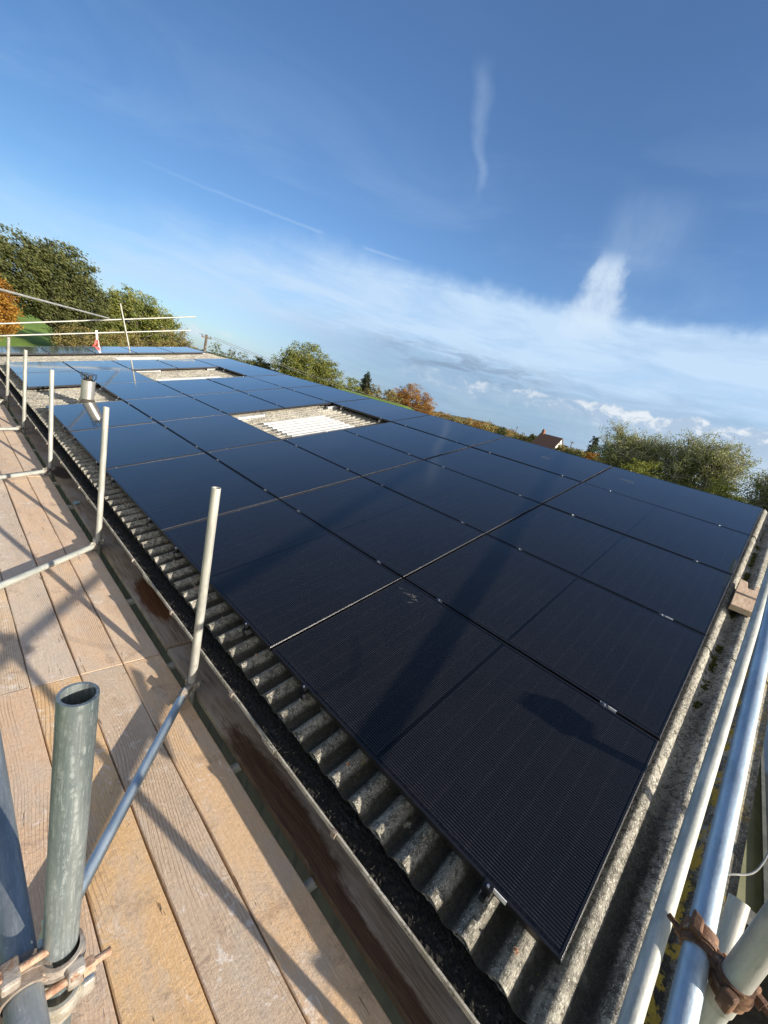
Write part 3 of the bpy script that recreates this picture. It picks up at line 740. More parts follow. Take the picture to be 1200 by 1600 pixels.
for i in list(range(8)) + [9]:
    for k, off in enumerate((.27, 1.42)):
        y = (15.97 if i == 9 else i * SY + .01) + off
        segs = list(segs_full)
        if i == 5: segs = [(1.10, 5.80)] if k == 0 else [(1.10, 5.80)]
        if i in (3, 6): segs = [(-.018, 2.36), (4.57, 5.80)]
        r = rail(y, segs, '%s rail of two under the %s panel column from the near gable' % (('nearer', 'farther')[k], ORD[i] if i < 9 else 'separate last'))
        x0r = segs[0][0]
        for j in range(6):
            x = j * SX - .01
            if any(a - .02 <= (x if j else 0) <= b_ + .02 for a, b_ in segs):
                if j == 0: clamp_x = 0.0 - x0r; e = 'eave'
                elif j == 5: continue
                else: clamp_x = x - x0r; e = 'mid'
                g = None
                # geometry is in the rail's frame, whose origin sits .038 below the panel plane
                gg = G(); y0 = 0
                if e == 'eave': gg.box((clamp_x - .020, -.018, .002), (clamp_x - .001, .018, .0385)); gg.box((clamp_x - .004, -.018, .0385), (clamp_x + .009, .018, .0408)); gg.box((clamp_x - .034, -.010, -.034), (clamp_x - .030, .012, .004)); gg.box((clamp_x - .034, -.010, .001), (clamp_x - .018, .012, .004))
                else: gg.box((clamp_x - .0085, -.022, .004), (clamp_x + .0085, .022, .0392)); gg.box((clamp_x - .014, -.016, .0386), (clamp_x + .014, .016, .0402))
                cl_ = gg.build('clamp', 'frame' if e == 'eave' else 'clampgrey', r)
                gg = G(); xx = clamp_x - .011 if e == 'eave' else clamp_x
                gg.tube([(xx, 0, .0395), (xx, 0, .0455)], .0055, 6); gg.build('bolt', 'alu', cl_, True)
# stub rails bridging the large opening
for (y, xs) in ((7.02, ((2.30, 2.95), (4.40, 4.95))), (12.60, ((2.30, 3.02), (4.30, 4.85))), (11.0, ((4.20, 4.8),))):
    for (a, b_) in xs:
        r = roof_empty('mounting_rail', a, y, -.05)
        tag(r, 'bright silver rail end reaching into the %s opening from its %s side' % ('large near' if y < 8 else 'far', ('eave' if a < 3.5 else 'ridge')) + (' and lying lowest' if y == 11.0 else ''), 'mounting rail', 'rail ends in the roof openings')
        g = G(); g.box((0, -.022, -.04), (b_ - a, .022, .0)); g.build('rail', 'skyl', r); g = G(); g.box((b_ - a - .03 if a < 3.5 else 0, -.03, -.045), (b_ - a if a < 3.5 else .03, .03, .012)); g.build('clamp', 'alu', r)
# ================================================================ flue
fl = empty('flue', (.62, 9.15, 3.5), 'pale steel flue pipe with wire cowl rising through the gap in the eave row', 'flue')
fx, fy = .62, 9.15
fz = Z0 + SP / CP * fx - .1
g = G(); g.tube([(0, 0, fz - 3.5 - .05), (0, 0, .50)], .103, 40); g.build('pipe', 'steel', fl, True)
g = G(); g.tube([(0, 0, fz - 3.5 - .03), (0, 0, fz - 3.5 + .02), (0, 0, fz - 3.5 + .12)], [.2, .15, .108], 28, None, False); g.build('flashing', 'cement', fl, True)
g = G(); g.ring((0, 0, .49), (0, 0, 1), .10, .109, .03); g.ring((0, 0, .40), (0, 0, 1), .10, .107, .012); g.build('collar', 'steel', fl, True)
g = G()
g.tube([(0, 0, .50), (0, 0, .53), (0, 0, .545)], [.07, .065, .02], 20)
for k in range(8):
    a = 2 * PI * k / 8; c_, s_ = math.cos(a), math.sin(a); g.tube([(c_ * .07, s_ * .07, .5), (c_ * .12, s_ * .12, .56), (c_ * .115, s_ * .115, .62)], .0045, 6)
g.tube([(math.cos(2 * PI * k / 24) * .115, math.sin(2 * PI * k / 24) * .115, .62) for k in range(25)], .004, 6)
for k in range(3): a = 2 * PI * k / 3 + .4; g.box((-.012 + .05 * math.cos(a), -.012 + .05 * math.sin(a), .53), (.012 + .05 * math.cos(a), .012 + .05 * math.sin(a), .60))
g.build('cowl', 'black', fl, True)

# ================================================================ scaffold deck
DZ = 3.02; BT = .038
edges = [-.287, -.515, -.742, -.968, -1.196, -1.424]
cuts = [-1.33, 2.572, 6.515, 10.05, 14.0, 17.9]
tints = [[(.68, .47, .285), (.56, .43, .31), (.70, .46, .24), (.64, .45, .30), (.60, .43, .30)],
         [(0.667, 0.501, 0.353), (0.681, 0.494, 0.335), (0.605, 0.494, 0.386), (0.688, 0.521, 0.353), (0.618, 0.488, 0.360)],
         [(0.639, 0.488, 0.353), (0.618, 0.468, 0.329), (0.598, 0.482, 0.365), (0.653, 0.501, 0.360), (0.598, 0.475, 0.360)],
         [(0.598, 0.468, 0.347), (0.618, 0.482, 0.353), (0.590, 0.475, 0.360), (0.598, 0.468, 0.353), (0.584, 0.455, 0.347)],
         [(0.598, 0.468, 0.347), (0.618, 0.482, 0.353), (0.590, 0.475, 0.360), (0.598, 0.468, 0.353), (0.584, 0.455, 0.347)]]
bdesc = [['tan', 'greyish heavily grained', 'orange knotty', 'pinkish straight-grained', 'brown'],
         ['beige split-edged', 'clean tan', 'white-scuffed grey', 'pale yellow', 'dull brown'],
         ['pale', 'tan', 'grey-brown', 'light', 'dark'], ['dusty', 'tan', 'grey', 'brown', 'dull'], ['dusty', 'tan', 'grey', 'brown', 'dull']]
lane = ['beside the gutter gap', 'second from the gutter gap', 'third from the gutter gap', 'fourth from the gutter gap', 'outermost']
bay = ['nearest bay', 'second bay', 'third bay', 'fourth bay', 'farthest bay']
for bi in range(5):
    for li in range(5):
        x1, x0 = edges[li] - .0025 - rnd.random() * .002, edges[li + 1] + .0025 + rnd.random() * .003
        y0, y1 = cuts[bi] + .003, cuts[bi + 1] - .003 - rnd.random() * .004; g = G()
        w_, l_ = x1 - x0, y1 - y0; n = 26; V = []; F = []
        sd_ = rnd.random() * 9
        prof = [(-w_ / 2, -BT), (-w_ / 2, -.004), (-w_ / 2 + .004, 0), (0, 0), (w_ / 2 - .004, 0), (w_ / 2, -.004), (w_ / 2, -BT)]
        for k in range(n + 1):
            y = -l_ / 2 + l_ * k / n; wob_ = .0016 * math.sin(y * 3.1 + sd_) + .001 * math.sin(y * 9.3 + sd_ * 2)
            for (px_, pz_) in prof: V.append((px_ + wob_ * (1 if px_ > 0 else -1 if px_ < 0 else 0), y, pz_ + .0015 * math.sin(y * 1.3 + sd_)))
        m_ = len(prof)
        for k in range(n):
            for q in range(m_): a = k * m_ + q; b_ = k * m_ + (q + 1) % m_; F.append((a, b_, b_ + m_, a + m_))
        F.append(tuple(range(m_ - 1, -1, -1))); F.append(tuple(n * m_ + q for q in range(m_)))
        g.add(V, F)
        zt = DZ + rnd.uniform(-.002, .002)
        b_ = g.build('scaffold_board', 'wood'); b_.location = ((x0 + x1) / 2, (y0 + y1) / 2, zt)
        b_.color = (*tints[bi][li], 1)
        tag(b_, '%s scaffold board, %s, %s of the walkway' % (bdesc[bi][li], lane[li], bay[bi]), 'scaffold board', 'scaffold boards of the walkway')
# inner planks against the gutter
pc_ = [(-1.2, 2.62, 3.006, 0), (2.645, 6.60, 3.012, 1), (6.62, 9.80, 3.006, 2), (9.82, 13.7, 3.012, 3), (13.72, 17.8, 3.006, 4)]
for (y0, y1, zt, k) in pc_:
    g = G(); g.box((-.1125, -(y1 - y0) / 2, -.038), (.1125, (y1 - y0) / 2, 0)); b_ = g.build('scaffold_board', 'plank', bevel=.003)
    b_.location = (-.113, (y0 + y1) / 2, zt)
    tag(b_, ['weathered grey plank beside the near gutter with a long dark-brown wet patch', 'weathered grey plank under the gutter with an orange-brown wet stain', 'grey shaded plank under the gutter, third along', 'grey shaded plank under the gutter, fourth along', 'grey shaded plank under the gutter at the far end'][k], 'plank', 'planks below the gutter')
# small blue cap and offcuts on the plank
g = G(); g.tube([(0, 0, 0), (.045, .02, .004)], .017, 14, .003); b_ = g.build('plastic_cap', 'bluecap', smooth=True); b_.location = (-.222, 5.50, 3.036); tag(b_, 'pale blue plastic cap lying on the shaded plank', 'cap')
TR = .02415
def tube_thing(name, p0, p1, m_, label, cat, group=None, r=TR, wall=.004, seg=28):
    p0, p1 = Vector(p0), Vector(p1); d = p1 - p0; g = G(); L_ = d.length
    n = max(2, int(L_ / .5)); g.tube([(0, 0, L_ * k / (n - 1)) for k in range(n)], r, seg, wall)
    o = g.build(name, m_, None, True); o.matrix_world = Matrix.Translation(p0) @ d.to_track_quat('Z', 'Y').to_matrix().to_4x4()
    return tag(o, label, cat, group)
# coupler: two half-band clamps on a saddle
def coupler(c0, ax0, c1, ax1, m_body, m_bolt, label, group='scaffold couplers', tail=None, r=TR):
    c0, c1 = Vector(c0), Vector(c1); e = empty('scaffold_coupler', c0, label, 'coupler', group)
    ax0, ax1 = Vector(ax0).normalized(), Vector(ax1).normalized(); mid = (c1 - c0) / 2; dirn = (c1 - c0)
    if dirn.length < .01: dirn = ax0.cross(ax1)
    dirn.normalize()
    for (cc, ax, sgn) in ((Vector((0, 0, 0)), ax0, 1), (c1 - c0, ax1, -1)):
        g = G(); g.ring(cc, ax, r + .001, r + .0065, .046, 26)
        side = ax.cross(dirn).normalized()
        g.ring(cc, ax, r + .0065, r + .010, .012, 26)
        b_ = g.build('band', m_body, e, True)
        # ears and bolt on the outer side, set across the band
        outw = dirn * (-sgn)
        for sg in (-1, 1):
            g = G()
            M_ = Matrix((side, outw, ax)).transposed().to_4x4(); M_.translation = cc + outw * (r * .55) + side * sg * (r + .012)
            g.box((-.011, -.012, -.020), (.011, .012, .020), M_)
            g.build('flap', m_body, e, bevel=.005)
        g = G(); q = cc + side * (r + .014); g.tube([q - outw * .040, q + outw * .062], .0062, 10)
        bt = g.build('bolt', m_bolt, e, True)
        g = G(); g.tube([q + outw * .022, q + outw * .038], .0125, 6); g.build('nut', m_bolt, bt)
    g = G(); M_ = Matrix((ax1, ax0, ax1.cross(ax0))).transposed().to_4x4()
    try:
        M_ = (Matrix((ax0.cross(dirn).normalized(), ax0, dirn)).transposed()).to_4x4(); M_.translation = mid
        L_ = (c1 - c0).length / 2 - r * .5
        g.box((-.020, -.020, -max(.006, L_)), (.020, .020, max(.006, L_)), M_)
        g.build('saddle', m_body, e, bevel=.004)
    except Exception: pass
    return e
# inner standards between board edge and plank
ST = [(2.14, 4.365, -.28), (4.33, 4.36, -.27), (6.66, 4.33, -.268), (8.92, 4.33, -.266), (11.1, 4.33, -.262)]
STt = [(-.280, 2.179, 4.357), (-.27, 4.37, 4.353), (-.27, 6.79, 4.324), (-.27, 8.869, 4.327), (-.27, 10.88, 4.329)]
STb = [(-.262, 2.135), (-.258, 4.33), (-.262, 6.66), (-.258, 8.93), (-.250, 11.15)]
for k in range(5):
    x, y = STb[k]; tx, ty, tz = STt[k]; t_ = (0 - 3.05) / (tz - 3.05)
    b0 = Vector((x, y, 3.05)) + (Vector((tx, ty, tz)) - Vector((x, y, 3.05))) * t_
    tube_thing('scaffold_standard', b0, (tx, ty, tz), 'pole', 'upright galvanised scaffold pole at the gutter edge, %s from the camera' % ORD[k], 'scaffold pole', 'uprights along the gutter edge')
# diagonal plan tubes from each standard across the boards
TT = [((-.315, 2.10, 3.085), (-1.16, 1.13, 3.075), 'blue-grey', 'railblue'), ((-.29, 4.24, 3.09), (-1.16, 3.545, 3.085), 'pale galvanised', 'rail'),
      ((-.30, 6.56, 3.085), (-1.16, 5.97, 3.08), 'pale galvanised', 'rail'), ((-.29, 8.86, 3.085), (-1.16, 8.35, 3.08), 'pale galvanised', 'rail'), ((-.29, 11.1, 3.085), (-1.16, 10.6, 3.08), 'pale galvanised', 'rail')]
for k, (a, b_, nm, m_) in enumerate(TT):
    tube_thing('scaffold_tube', a, b_, m_, '%s tube crossing the boards from the %s gutter-side pole' % (nm, ORD[k]), 'scaffold tube', 'tubes lying across the walkway')
    x, y = STb[k]
    coupler((x, y, 3.085), (0, 0, 1), Vector(a) + (Vector(b_) - Vector(a)).normalized() * .04 - Vector((0, 0, .0)), Vector(b_) - Vector(a), 'cast' if k != 1 else 'zinc', 'zinc', 'clamp joining the crossing tube to the foot of the %s gutter-side pole' % ORD[k])
# ledger and transoms under the boards
tube_thing('scaffold_ledger', (-.33, -1.3, 2.905), (-.33, 17.9, 2.905), 'pole', 'long ledger tube running below the boards along the gutter side', 'scaffold tube')
tube_thing('scaffold_ledger', (-1.25, -1.3, 2.905), (-1.25, 17.9, 2.905), 'pole', 'long ledger tube running below the outer boards', 'scaffold tube')
tk = 0
for y in (-.6, .885, 1.548, 2.22, 2.48, 3.39, 4.5, 5.6, 6.45, 6.9, 8.0, 8.9, 9.7, 10.3, 11.3, 12.5, 13.8, 14.4, 16, 17.5):
    tube_thing('scaffold_transom', (-1.5, y, 2.956), (-.19 + rnd.uniform(-.02, .02), y + rnd.uniform(-.03, .03), 2.950), 'rail', 'transom tube end poking out in the gap by the plank, %s from the camera' % (ORD + ['tenth', 'eleventh', 'twelfth', 'thirteenth', 'fourteenth', 'fifteenth', 'sixteenth', 'seventeenth', 'eighteenth', 'nineteenth', 'twentieth'])[tk], 'scaffold tube', 'transoms under the walkway'); tk += 1
# near outer standard, guard rail and their coupler
tube_thing('scaffold_standard', (-1.20, .60, 0), (-1.199, .656, 4.564), 'polegreen', 'large scratched greenish galvanised pole, open-topped, closest to the camera at left', 'scaffold pole', None, TR, .0042, 48)
for k, y in enumerate((2.9, 5.2, 7.5, 9.8, 12.1, 14.4, 16.7)): tube_thing('scaffold_standard', (-1.56, y, 0), (-1.56, y, 4.1), 'pole', 'outer scaffold pole out past the boards, %s along' % ORD[k], 'scaffold pole', 'outer uprights')
tube_thing('guard_rail', (-1.250, -.9, 4.04), (-1.247, 2.6, 4.05), 'bluetube', 'dark blue-grey guard rail tube along the outer edge at lower left', 'scaffold tube', None, TR, .004, 40)
coupler((-1.20, .64, 4.045), (0, 0, 1), (-1.250, .64, 4.045), (0, 1, 0), 'cast', 'rusty_bolt', 'weathered double clamp joining the greenish pole to the blue-grey guard rail')
coupler((-1.20, .635, 3.955), (0, 0, 1), (-1.2, .690, 3.94), (1, 0, 0), 'zinc', 'zinc', 'pale zinc clamp on the greenish pole below the weathered one')
tube_thing('scaffold_tube', (-1.235, .690, 3.94), (-1.9, .70, 3.93), 'cast', 'short tube end with open mouth beside the greenish pole', 'scaffold tube')
# gable side: corner standard, two rails parallel to the roof slope
tube_thing('scaffold_standard', (-.282, -.203, 4.075), (-.281, -.203, 6.0), 'pole', 'upper corner pole, cut end showing at lower right above the joint', 'scaffold pole', None, TR * 1.04, .004, 40)
tube_thing('scaffold_standard', (-.282, -.203, 0), (-.282, -.203, 4.13), 'rail', 'lower corner pole carrying the joint at lower right', 'scaffold pole', None, TR * .93, .004, 40)
A0 = Vector((.30, -.141, 3.90)); Ad = Vector((.947, .0032, .322)).normalized()
tube_thing('gable_rail', A0 - Ad * 1.75, A0 + Ad * 6.2, 'rail', 'pale grey rail tube following the roof edge, nearer the panels', 'scaffold tube', None, TR, .004, 40)
B0 = Vector((.30, -.132, 4.32)); Bd = Vector((.947, .0201, .322)).normalized()
tube_thing('gable_rail', B0 - Bd * 1.65, B0 + Bd * 6.2, 'railblue', 'bright bluish rail tube following the roof edge, farther from the panels', 'scaffold tube', None, TR, .004, 40)
Bc = B0 + Bd * ((-.25 - .30) / Bd.x)
coupler(Bc, Bd, (-.282, -.203, 4.13), (0, 0, 1), 'rust', 'rust', 'rust-brown clamp gripping the bluish rail at the corner pole')
tube_thing('scaffold_brace', (.165, -.262, 3.985), (-.06, -.275, 3.74), 'pole', 'short pale tube end beneath the bluish rail at lower right', 'scaffold tube')
# gable platform out of the frame behind the camera
for k in range(4):
    g = G(); g.box((-1.1, -.1125, -.038), (6.5, .1125, 0)); b_ = g.build('scaffold_board', 'plank'); b_.location = (0, -.95 - k * .23, 2.98)
    tag(b_, 'weathered board of the gable platform, %s out from the wall' % ORD[k], 'scaffold board', 'boards of the gable platform')
g = G(); g.box((-.24, -.012, 0), (.25, .012, .60)); b_ = g.build('shade_sheet', 'plank'); b_.location = (0.20, -1.0, 3.0); tag(b_, 'unseen upright board added on the gable platform to shade the inner plank', 'shade board')  # added out of view to shade the plank and deck near the gable
g = G(); g.prism([(-.10, -.05), (-.03, -.062), (.06, -.03), (.10, .03), (.05, .06), (-.05, .035)], .03, Matrix.Rotation(PI / 2, 4, 'X')); b_ = g.build('shadow_block', 'block', bevel=.004); b_.location = (1.13, -.75, 4.15)  # added out of view to cast the blob shadow on the near panel
tag(b_, 'small unseen block added on the outer gable scaffold to cast a shadow', 'shadow block')
tube_thing('scaffold_tube', (1.08, -.79, 0), (1.08, -.79, 4.14), 'pole', 'outer gable scaffold pole carrying the added shadow block', 'scaffold pole')
# far gable scaffold
tube_thing('guard_rail', (-.6, 18.22, 3.56), (5.80, 18.22, 5.615), 'pole', 'lower thin rail across the far end of the roof', 'scaffold tube', 'far end rails')
tube_thing('guard_rail', (-.6, 18.24, 3.89), (5.93, 18.24, 6.165), 'pole', 'upper thin rail across the far end of the roof', 'scaffold tube', 'far end rails')
tube_thing('scaffold_brace', (3.03, 18.2, 5.21), (-1.1, 10.4, 5.10), 'pole', 'thin rail slanting from the upper far rail toward the camera at left', 'scaffold tube')
tube_thing('scaffold_standard', (4.9, 18.15, .2), (3.328, 18.15, 5.803), 'pole', 'thin leaning pole at the far end mirrored in the panels', 'scaffold pole')
for k, x in enumerate((-.3, 1.0, 5.7)): tube_thing('scaffold_standard', (x, 18.3, 0), (x, 18.3, 3.0 + .26 * max(x, 0) + .4), 'pole', 'far end scaffold pole below the rails, %s' % ('at the eave', 'left of the tape', 'at the ridge')[k], 'scaffold pole', 'far end uprights')
# hazard tape hanging from the far rail
tp = empty('barrier_tape', (2.70, 18.18, 4.66), 'red and white barrier tape hanging from the far lower rail', 'tape')
def ribbon(pts, w0, m_, parent):
    g = G(); V = []
    for i, p in enumerate(pts): V += [Vector(p) - Vector((w0 * .6, .01 * (i % 2), 0)), Vector(p) + Vector((w0 * .6, 0, 0))]
    g.add(V, [(2 * i, 2 * i + 1, 2 * i + 3, 2 * i + 2) for i in range(len(pts) - 1)]); return g.build('strip', m_, parent)
ribbon([(0, 0, .05), (.02, -.01, -.12), (.03, -.02, -.26)], .05, 'white', tp); ribbon([(.02, -.02, -.26), (-.02, -.03, -.42), (-.07, -.03, -.5)], .05, 'tape_r', tp)
ribbon([(.05, -.03, -.26), (.08, -.04, -.42), (.14, -.04, -.58)], .04, 'white', tp); ribbon([(.04, -.05, -.24), (.07, -.06, -.44)], .03, 'tape_r', tp)
# wood block packing by the rail
wb = roof_empty('timber_block', 2.98, -.215, -.085, 'cut timber packing block with a notch sitting on the roof by the rail', 'block')
g = G(); g.prism([(0, 0), (.50, 0), (.50, .05), (.40, .058), (.40, .10), (.52, .112), (.54, .165), (0, .165)], .05); b_ = g.build('block', 'block', wb, bevel=.003)
g = G(); g.box((.225, -.002, .0502), (.262, .166, .0510)); g.build('pencil_band', 'creosote', wb)
# tie wire at right
wp = [(-.02, -.16, 4.14), (.06, -.20, 4.11), (.18, -.26, 4.085), (.36, -.30, 4.09), (.62, -.33, 4.15), (.9, -.35, 4.3)]
g = G(); wq = []
for i in range(len(wp) - 1):
    P0, P1, P2, P3 = (Vector(wp[max(0, min(len(wp) - 1, i + k))]) for k in (-1, 0, 1, 2))
    for k in range(6):
        t_ = k / 6; wq.append(.5 * ((2 * P1) + (P2 - P0) * t_ + (2 * P0 - 5 * P1 + 4 * P2 - P3) * t_ ** 2 + (3 * P1 - P0 - 3 * P2 + P3) * t_ ** 3))
g.tube(wq, .0026, 8); tag(g.build('tie_wire', 'wire', smooth=True), 'thin grey wire looping from behind the bluish rail to the right', 'wire')
# olive structure below the gable on the right
lt = empty('lean_to', (0, 0, 0), 'olive green lean-to with a grey frame down below the roof edge at right', 'lean-to')
g = G(); g.box((2.6, -3.2, 0), (9, -.50, 2.2)); g.build('wall', 'black', lt)
g = G(); g.box((2.52, -3.2, 2.2), (2.60, -.49, 2.26)); g.build('frame', 'alu', lt)
g = G(); g.box((2.60, -1.05, 2.2), (9, -1.02, 2.26)); g.box((2.60, -1.6, 2.2), (9, -1.57, 2.26)); g.build('glazing_bar', 'dgrey', lt)
g = G(); g.box((2.60, -1.02, 2.2), (9, -.50, 2.225)); g.build('roof', 'olive', lt)
g = G(); g.box((2.60, -3.2, 2.2), (9, -1.052, 2.215)); g.build('glazing', 'pane', lt)

# ================================================================ trees
def leafmesh(name, pts, tint, size, m_, parent, stretch=(1, 1, 1), seed=0, wind=None):
    r_ = np.random.default_rng(seed); n = len(pts)
    a = r_.normal(size=(n, 3)); a /= np.linalg.norm(a, axis=1)[:, None]
    if wind is not None: a = a * .55 + np.array(wind)[None, :]; a /= np.linalg.norm(a, axis=1)[:, None]
    b_ = r_.normal(size=(n, 3)); b_ -= (b_ * a).sum(1)[:, None] * a; b_ /= np.linalg.norm(b_, axis=1)[:, None]
    s_ = size * r_.uniform(.55, 1.3, (n, 1)); l = a * s_ * (1.5 if wind is not None else .9); w_ = b_ * s_ * .55
    V = np.stack([pts - l, pts + w_, pts + l, pts - w_], 1).reshape(-1, 3)
    me = bpy.data.meshes.new(name); me.vertices.add(4 * n); me.vertices.foreach_set('co', V.ravel().astype(np.float32))
    me.loops.add(4 * n); me.loops.foreach_set('vertex_index', np.arange(4 * n, dtype=np.int32))
    me.polygons.add(n); me.polygons.foreach_set('loop_start', (np.arange(n) * 4).astype(np.int32)); me.polygons.foreach_set('loop_total', np.full(n, 4, dtype=np.int32))
    at = me.attributes.new('tint', 'FLOAT', 'FACE'); at.data.foreach_set('value', tint.astype(np.float32))
    me.update(); me.validate(); me.materials.append(MT[m_])
    o = bpy.data.objects.new(name, me); COL.objects.link(o); o.parent = parent; return o
MT['lf_oak'] = mat('leaf_oak', m_leaf([(.035, .045, .016), (.090, .10, .032), (.155, .16, .055)]))
MT['lf_oak2'] = mat('leaf_oak_light', m_leaf([(.07, .09, .02), (.16, .18, .04), (.26, .25, .065)]))
MT['lf_orange'] = mat('leaf_orange', m_leaf([(.16, .07, .014), (.38, .18, .03), (.52, .31, .06)], .4))
MT['lf_rust'] = mat('leaf_rust', m_leaf([(.13, .06, .02), (.30, .145, .036), (.42, .24, .06)], .3))
MT['lf_brown'] = mat('leaf_brown_green', m_leaf([(.08, .07, .025), (.20, .165, .055), (.32, .25, .10)]))
MT['lf_sparse'] = mat('leaf_sparse', m_leaf([(.12, .14, .045), (.26, .28, .09), (.46, .45, .22)], .35))
MT['lf_dark'] = mat('leaf_dark', m_leaf([(.010, .018, .010), (.022, .035, .016), (.04, .055, .025)], .1))
MT['lf_bush'] = mat('leaf_bush', m_leaf([(.09, .11, .022), (.20, .22, .04), (.32, .31, .07)], .3))
def tree(name, base, lobes, m_, label, cat, group, n_leaf, lsize, trunk_r=.35, seed=1, wind=None, bark='bark', clump=.9, gaps=.35, limbs=7, height=None, per=38, twigs=0):
    """lobes: list of (x, y, z, rx, ry, rz) crown masses relative to the base"""
    r_ = np.random.default_rng(seed); root = empty(name, base, label, cat, group)
    top = max(l[2] + l[5] for l in lobes); g = G()
    th = min(l[2] - l[5] * .3 for l in lobes); th = max(th, top * .22)
    cx = np.mean([l[0] for l in lobes]) * .4; cy = np.mean([l[1] for l in lobes]) * .4
    g.tube([(0, 0, -.2), (cx * .1, cy * .1, th * .5), (cx * .4, cy * .4, th)], [trunk_r * 1.25, trunk_r, trunk_r * .8], 10)
    tips = []
    for l in lobes:
        for k in range(limbs):
            d = r_.normal(size=3); d /= np.linalg.norm(d); d[2] = abs(d[2]) * .8 - .05
            tip = np.array(l[:3]) + d * np.array(l[3:]) * r_.uniform(.55, .95)
            s0 = np.array([cx * .4, cy * .4, th * r_.uniform(.8, 1.0)]); md = (s0 + tip) / 2 + r_.normal(size=3) * .06 * top + np.array([0, 0, .03 * top])
            m2 = (md + tip) / 2 + r_.normal(size=3) * .03 * top
            g.tube([s0, md, m2, tip], [trunk_r * .42, trunk_r * .24, trunk_r * .13, trunk_r * .04], 6, None, False)
            tips.append(tip)
            for q in range(twigs):
                f_ = r_.uniform(.3, 1); p0 = md * (1 - f_) + tip * f_; d2 = r_.normal(size=3); d2[2] = abs(d2[2]) * .7 + .2; d2 /= np.linalg.norm(d2)
                p1 = p0 + d2 * top * .10; p2 = p1 + (d2 * .6 + r_.normal(size=3) * .35) * top * .10
                g.tube([p0, p1, p2], [trunk_r * .09, trunk_r * .05, trunk_r * .02], 4, None, False)
    g.build('trunk', bark, root, True)
    vol = np.array([l[3] * l[4] * l[5] for l in lobes]) ** .67; vol /= vol.sum()
    nc = max(12, n_leaf // per); P_ = []; T_ = []
    for li, l in enumerate(lobes):
        k = int(nc * vol[li]) + 1
        d = r_.normal(size=(k * 2, 3)); d /= np.linalg.norm(d, axis=1)[:, None]
        rad = 1 - gaps * r_.random(k * 2) ** 1.5
        lump = 1 + .10 * np.sin(d[:, 0] * 7 + seed) * np.cos(d[:, 2] * 6 + d[:, 1] * 5) + .05 * np.sin(d[:, 1] * 15 + d[:, 2] * 11)
        keep = (np.sin(d[:, 0] * 9 + seed * 2) + np.sin(d[:, 1] * 8 + seed) + np.sin(d[:, 2] * 10 + seed * 3)) > -.95
        c_ = np.array(l[:3]) + d * np.array(l[3:]) * (rad * lump)[:, None]
        c_ = c_[keep & (c_[:, 2] > .3)][:k]
        for cc in c_:
            q = cc + r_.normal(size=(per, 3)) * np.array([clump, clump, clump * .62]) * .42 * r_.uniform(.6, 1.25); P_.append(q)
            T_.append(np.clip(r_.uniform(.15, .85) + r_.normal(size=per) * .16, 0, 1))
    P_ = np.concatenate(P_); T_ = np.concatenate(T_)
    leafmesh('crown', P_, T_, lsize, m_, root, seed=seed, wind=wind); return root
wd_ = (-.75, 0.1, .38)
# left: big oak, second oak, bush
wd_ = (-.8, -.3, .45)
b0 = polar(9.8, 70)
tree('oak_tree', b0, [(-4.2, 0, 8.4, 4.6, 4.2, 3.5), (-.5, 0, 8.9, 3.6, 4, 3.6), (1.9, 0, 6.6, 2.6, 3.2, 3.2), (-7.3, .5, 6.6, 3.4, 3.4, 3.2), (-1.2, -1, 5.5, 3.8, 3.2, 2.1), (1.2, 0, 3.0, 2.4, 2.4, 2.3), (.2, 0, 2.0, 1.2, 1.4, 1.5)], 'lf_oak', 'big wind-swept dark green oak standing in the field at far left', 'tree', 'trees beyond the roof', 52000, .125, .5, 3, wd_, clump=1.0, gaps=.5)
tree('oak_tree', polar(15.9, 78), [(0, 0, 7.2, 4.2, 3.6, 3.4), (3.6, 0, 6.0, 2.8, 3, 3.0), (-2.6, 0, 5.6, 2.6, 3, 2.8), (5.0, 0, 3.6, 2.2, 2.4, 2.2)], 'lf_oak2', 'lighter green tree just right of the big wind-swept oak', 'tree', 'trees beyond the roof', 32000, .12, .35, 5, wd_, clump=.9, gaps=.6)
tree('autumn_tree', polar(3.6, 50), [(0, 0, 4.4, 2.4, 2.2, 2.2), (1.0, 0, 3.4, 1.5, 1.8, 1.7)], 'lf_orange', 'bright orange autumn tree at the far left edge in front of the oak', 'tree', 'trees beyond the roof', 20000, .10, .2, 8, clump=.6, gaps=.6)
tree('bush', polar(19.2, 60), [(-1.8, 0, 2.6, 3.0, 2, 2.3), (1.2, 0, 3.6, 2.4, 2, 2.8), (3.2, 0, 3.0, 2.0, 2, 2.2), (5.0, 0, 2.4, 1.5, 1.6, 1.9)], 'lf_brown', 'brownish green bush behind the far end rails', 'bush', 'bushes along the field edge', 24000, .10, .15, 9, clump=.6, gaps=.6)
tree('bush', polar(13.5, 66), [(-2.6, 0, 2.0, 2.6, 2, 1.9), (1.2, 0, 2.2, 2.6, 2, 2.1)], 'lf_brown', 'low brown bush under the lighter green tree', 'bush', 'bushes along the field edge', 11000, .10, .15, 10, clump=.6, gaps=.6)
tree('oak_tree', polar(35.6, 60), [(-.2, 0, 6.5, 3.2, 3, 2.8), (2.6, -.8, 5.6, 2.4, 2.4, 2.4), (-2.4, .8, 5.4, 2.2, 2.4, 2.3), (1.0, 0, 4.0, 3.6, 2.6, 2.0)], 'lf_oak2', 'round green oak beyond the middle of the ridge', 'tree', 'trees beyond the roof', 46000, .10, .4, 12, clump=.7, gaps=.7)
tree('bush', polar(29.9, 62), [(-.6, 0, 4.2, 1.5, 1.4, 1.6), (1.0, 0, 3.9, 1.5, 1.4, 1.6)], 'lf_oak', 'small green bush just left of the round oak', 'bush', 'bushes along the field edge', 6000, .12, .12, 14, clump=.5, gaps=.6)
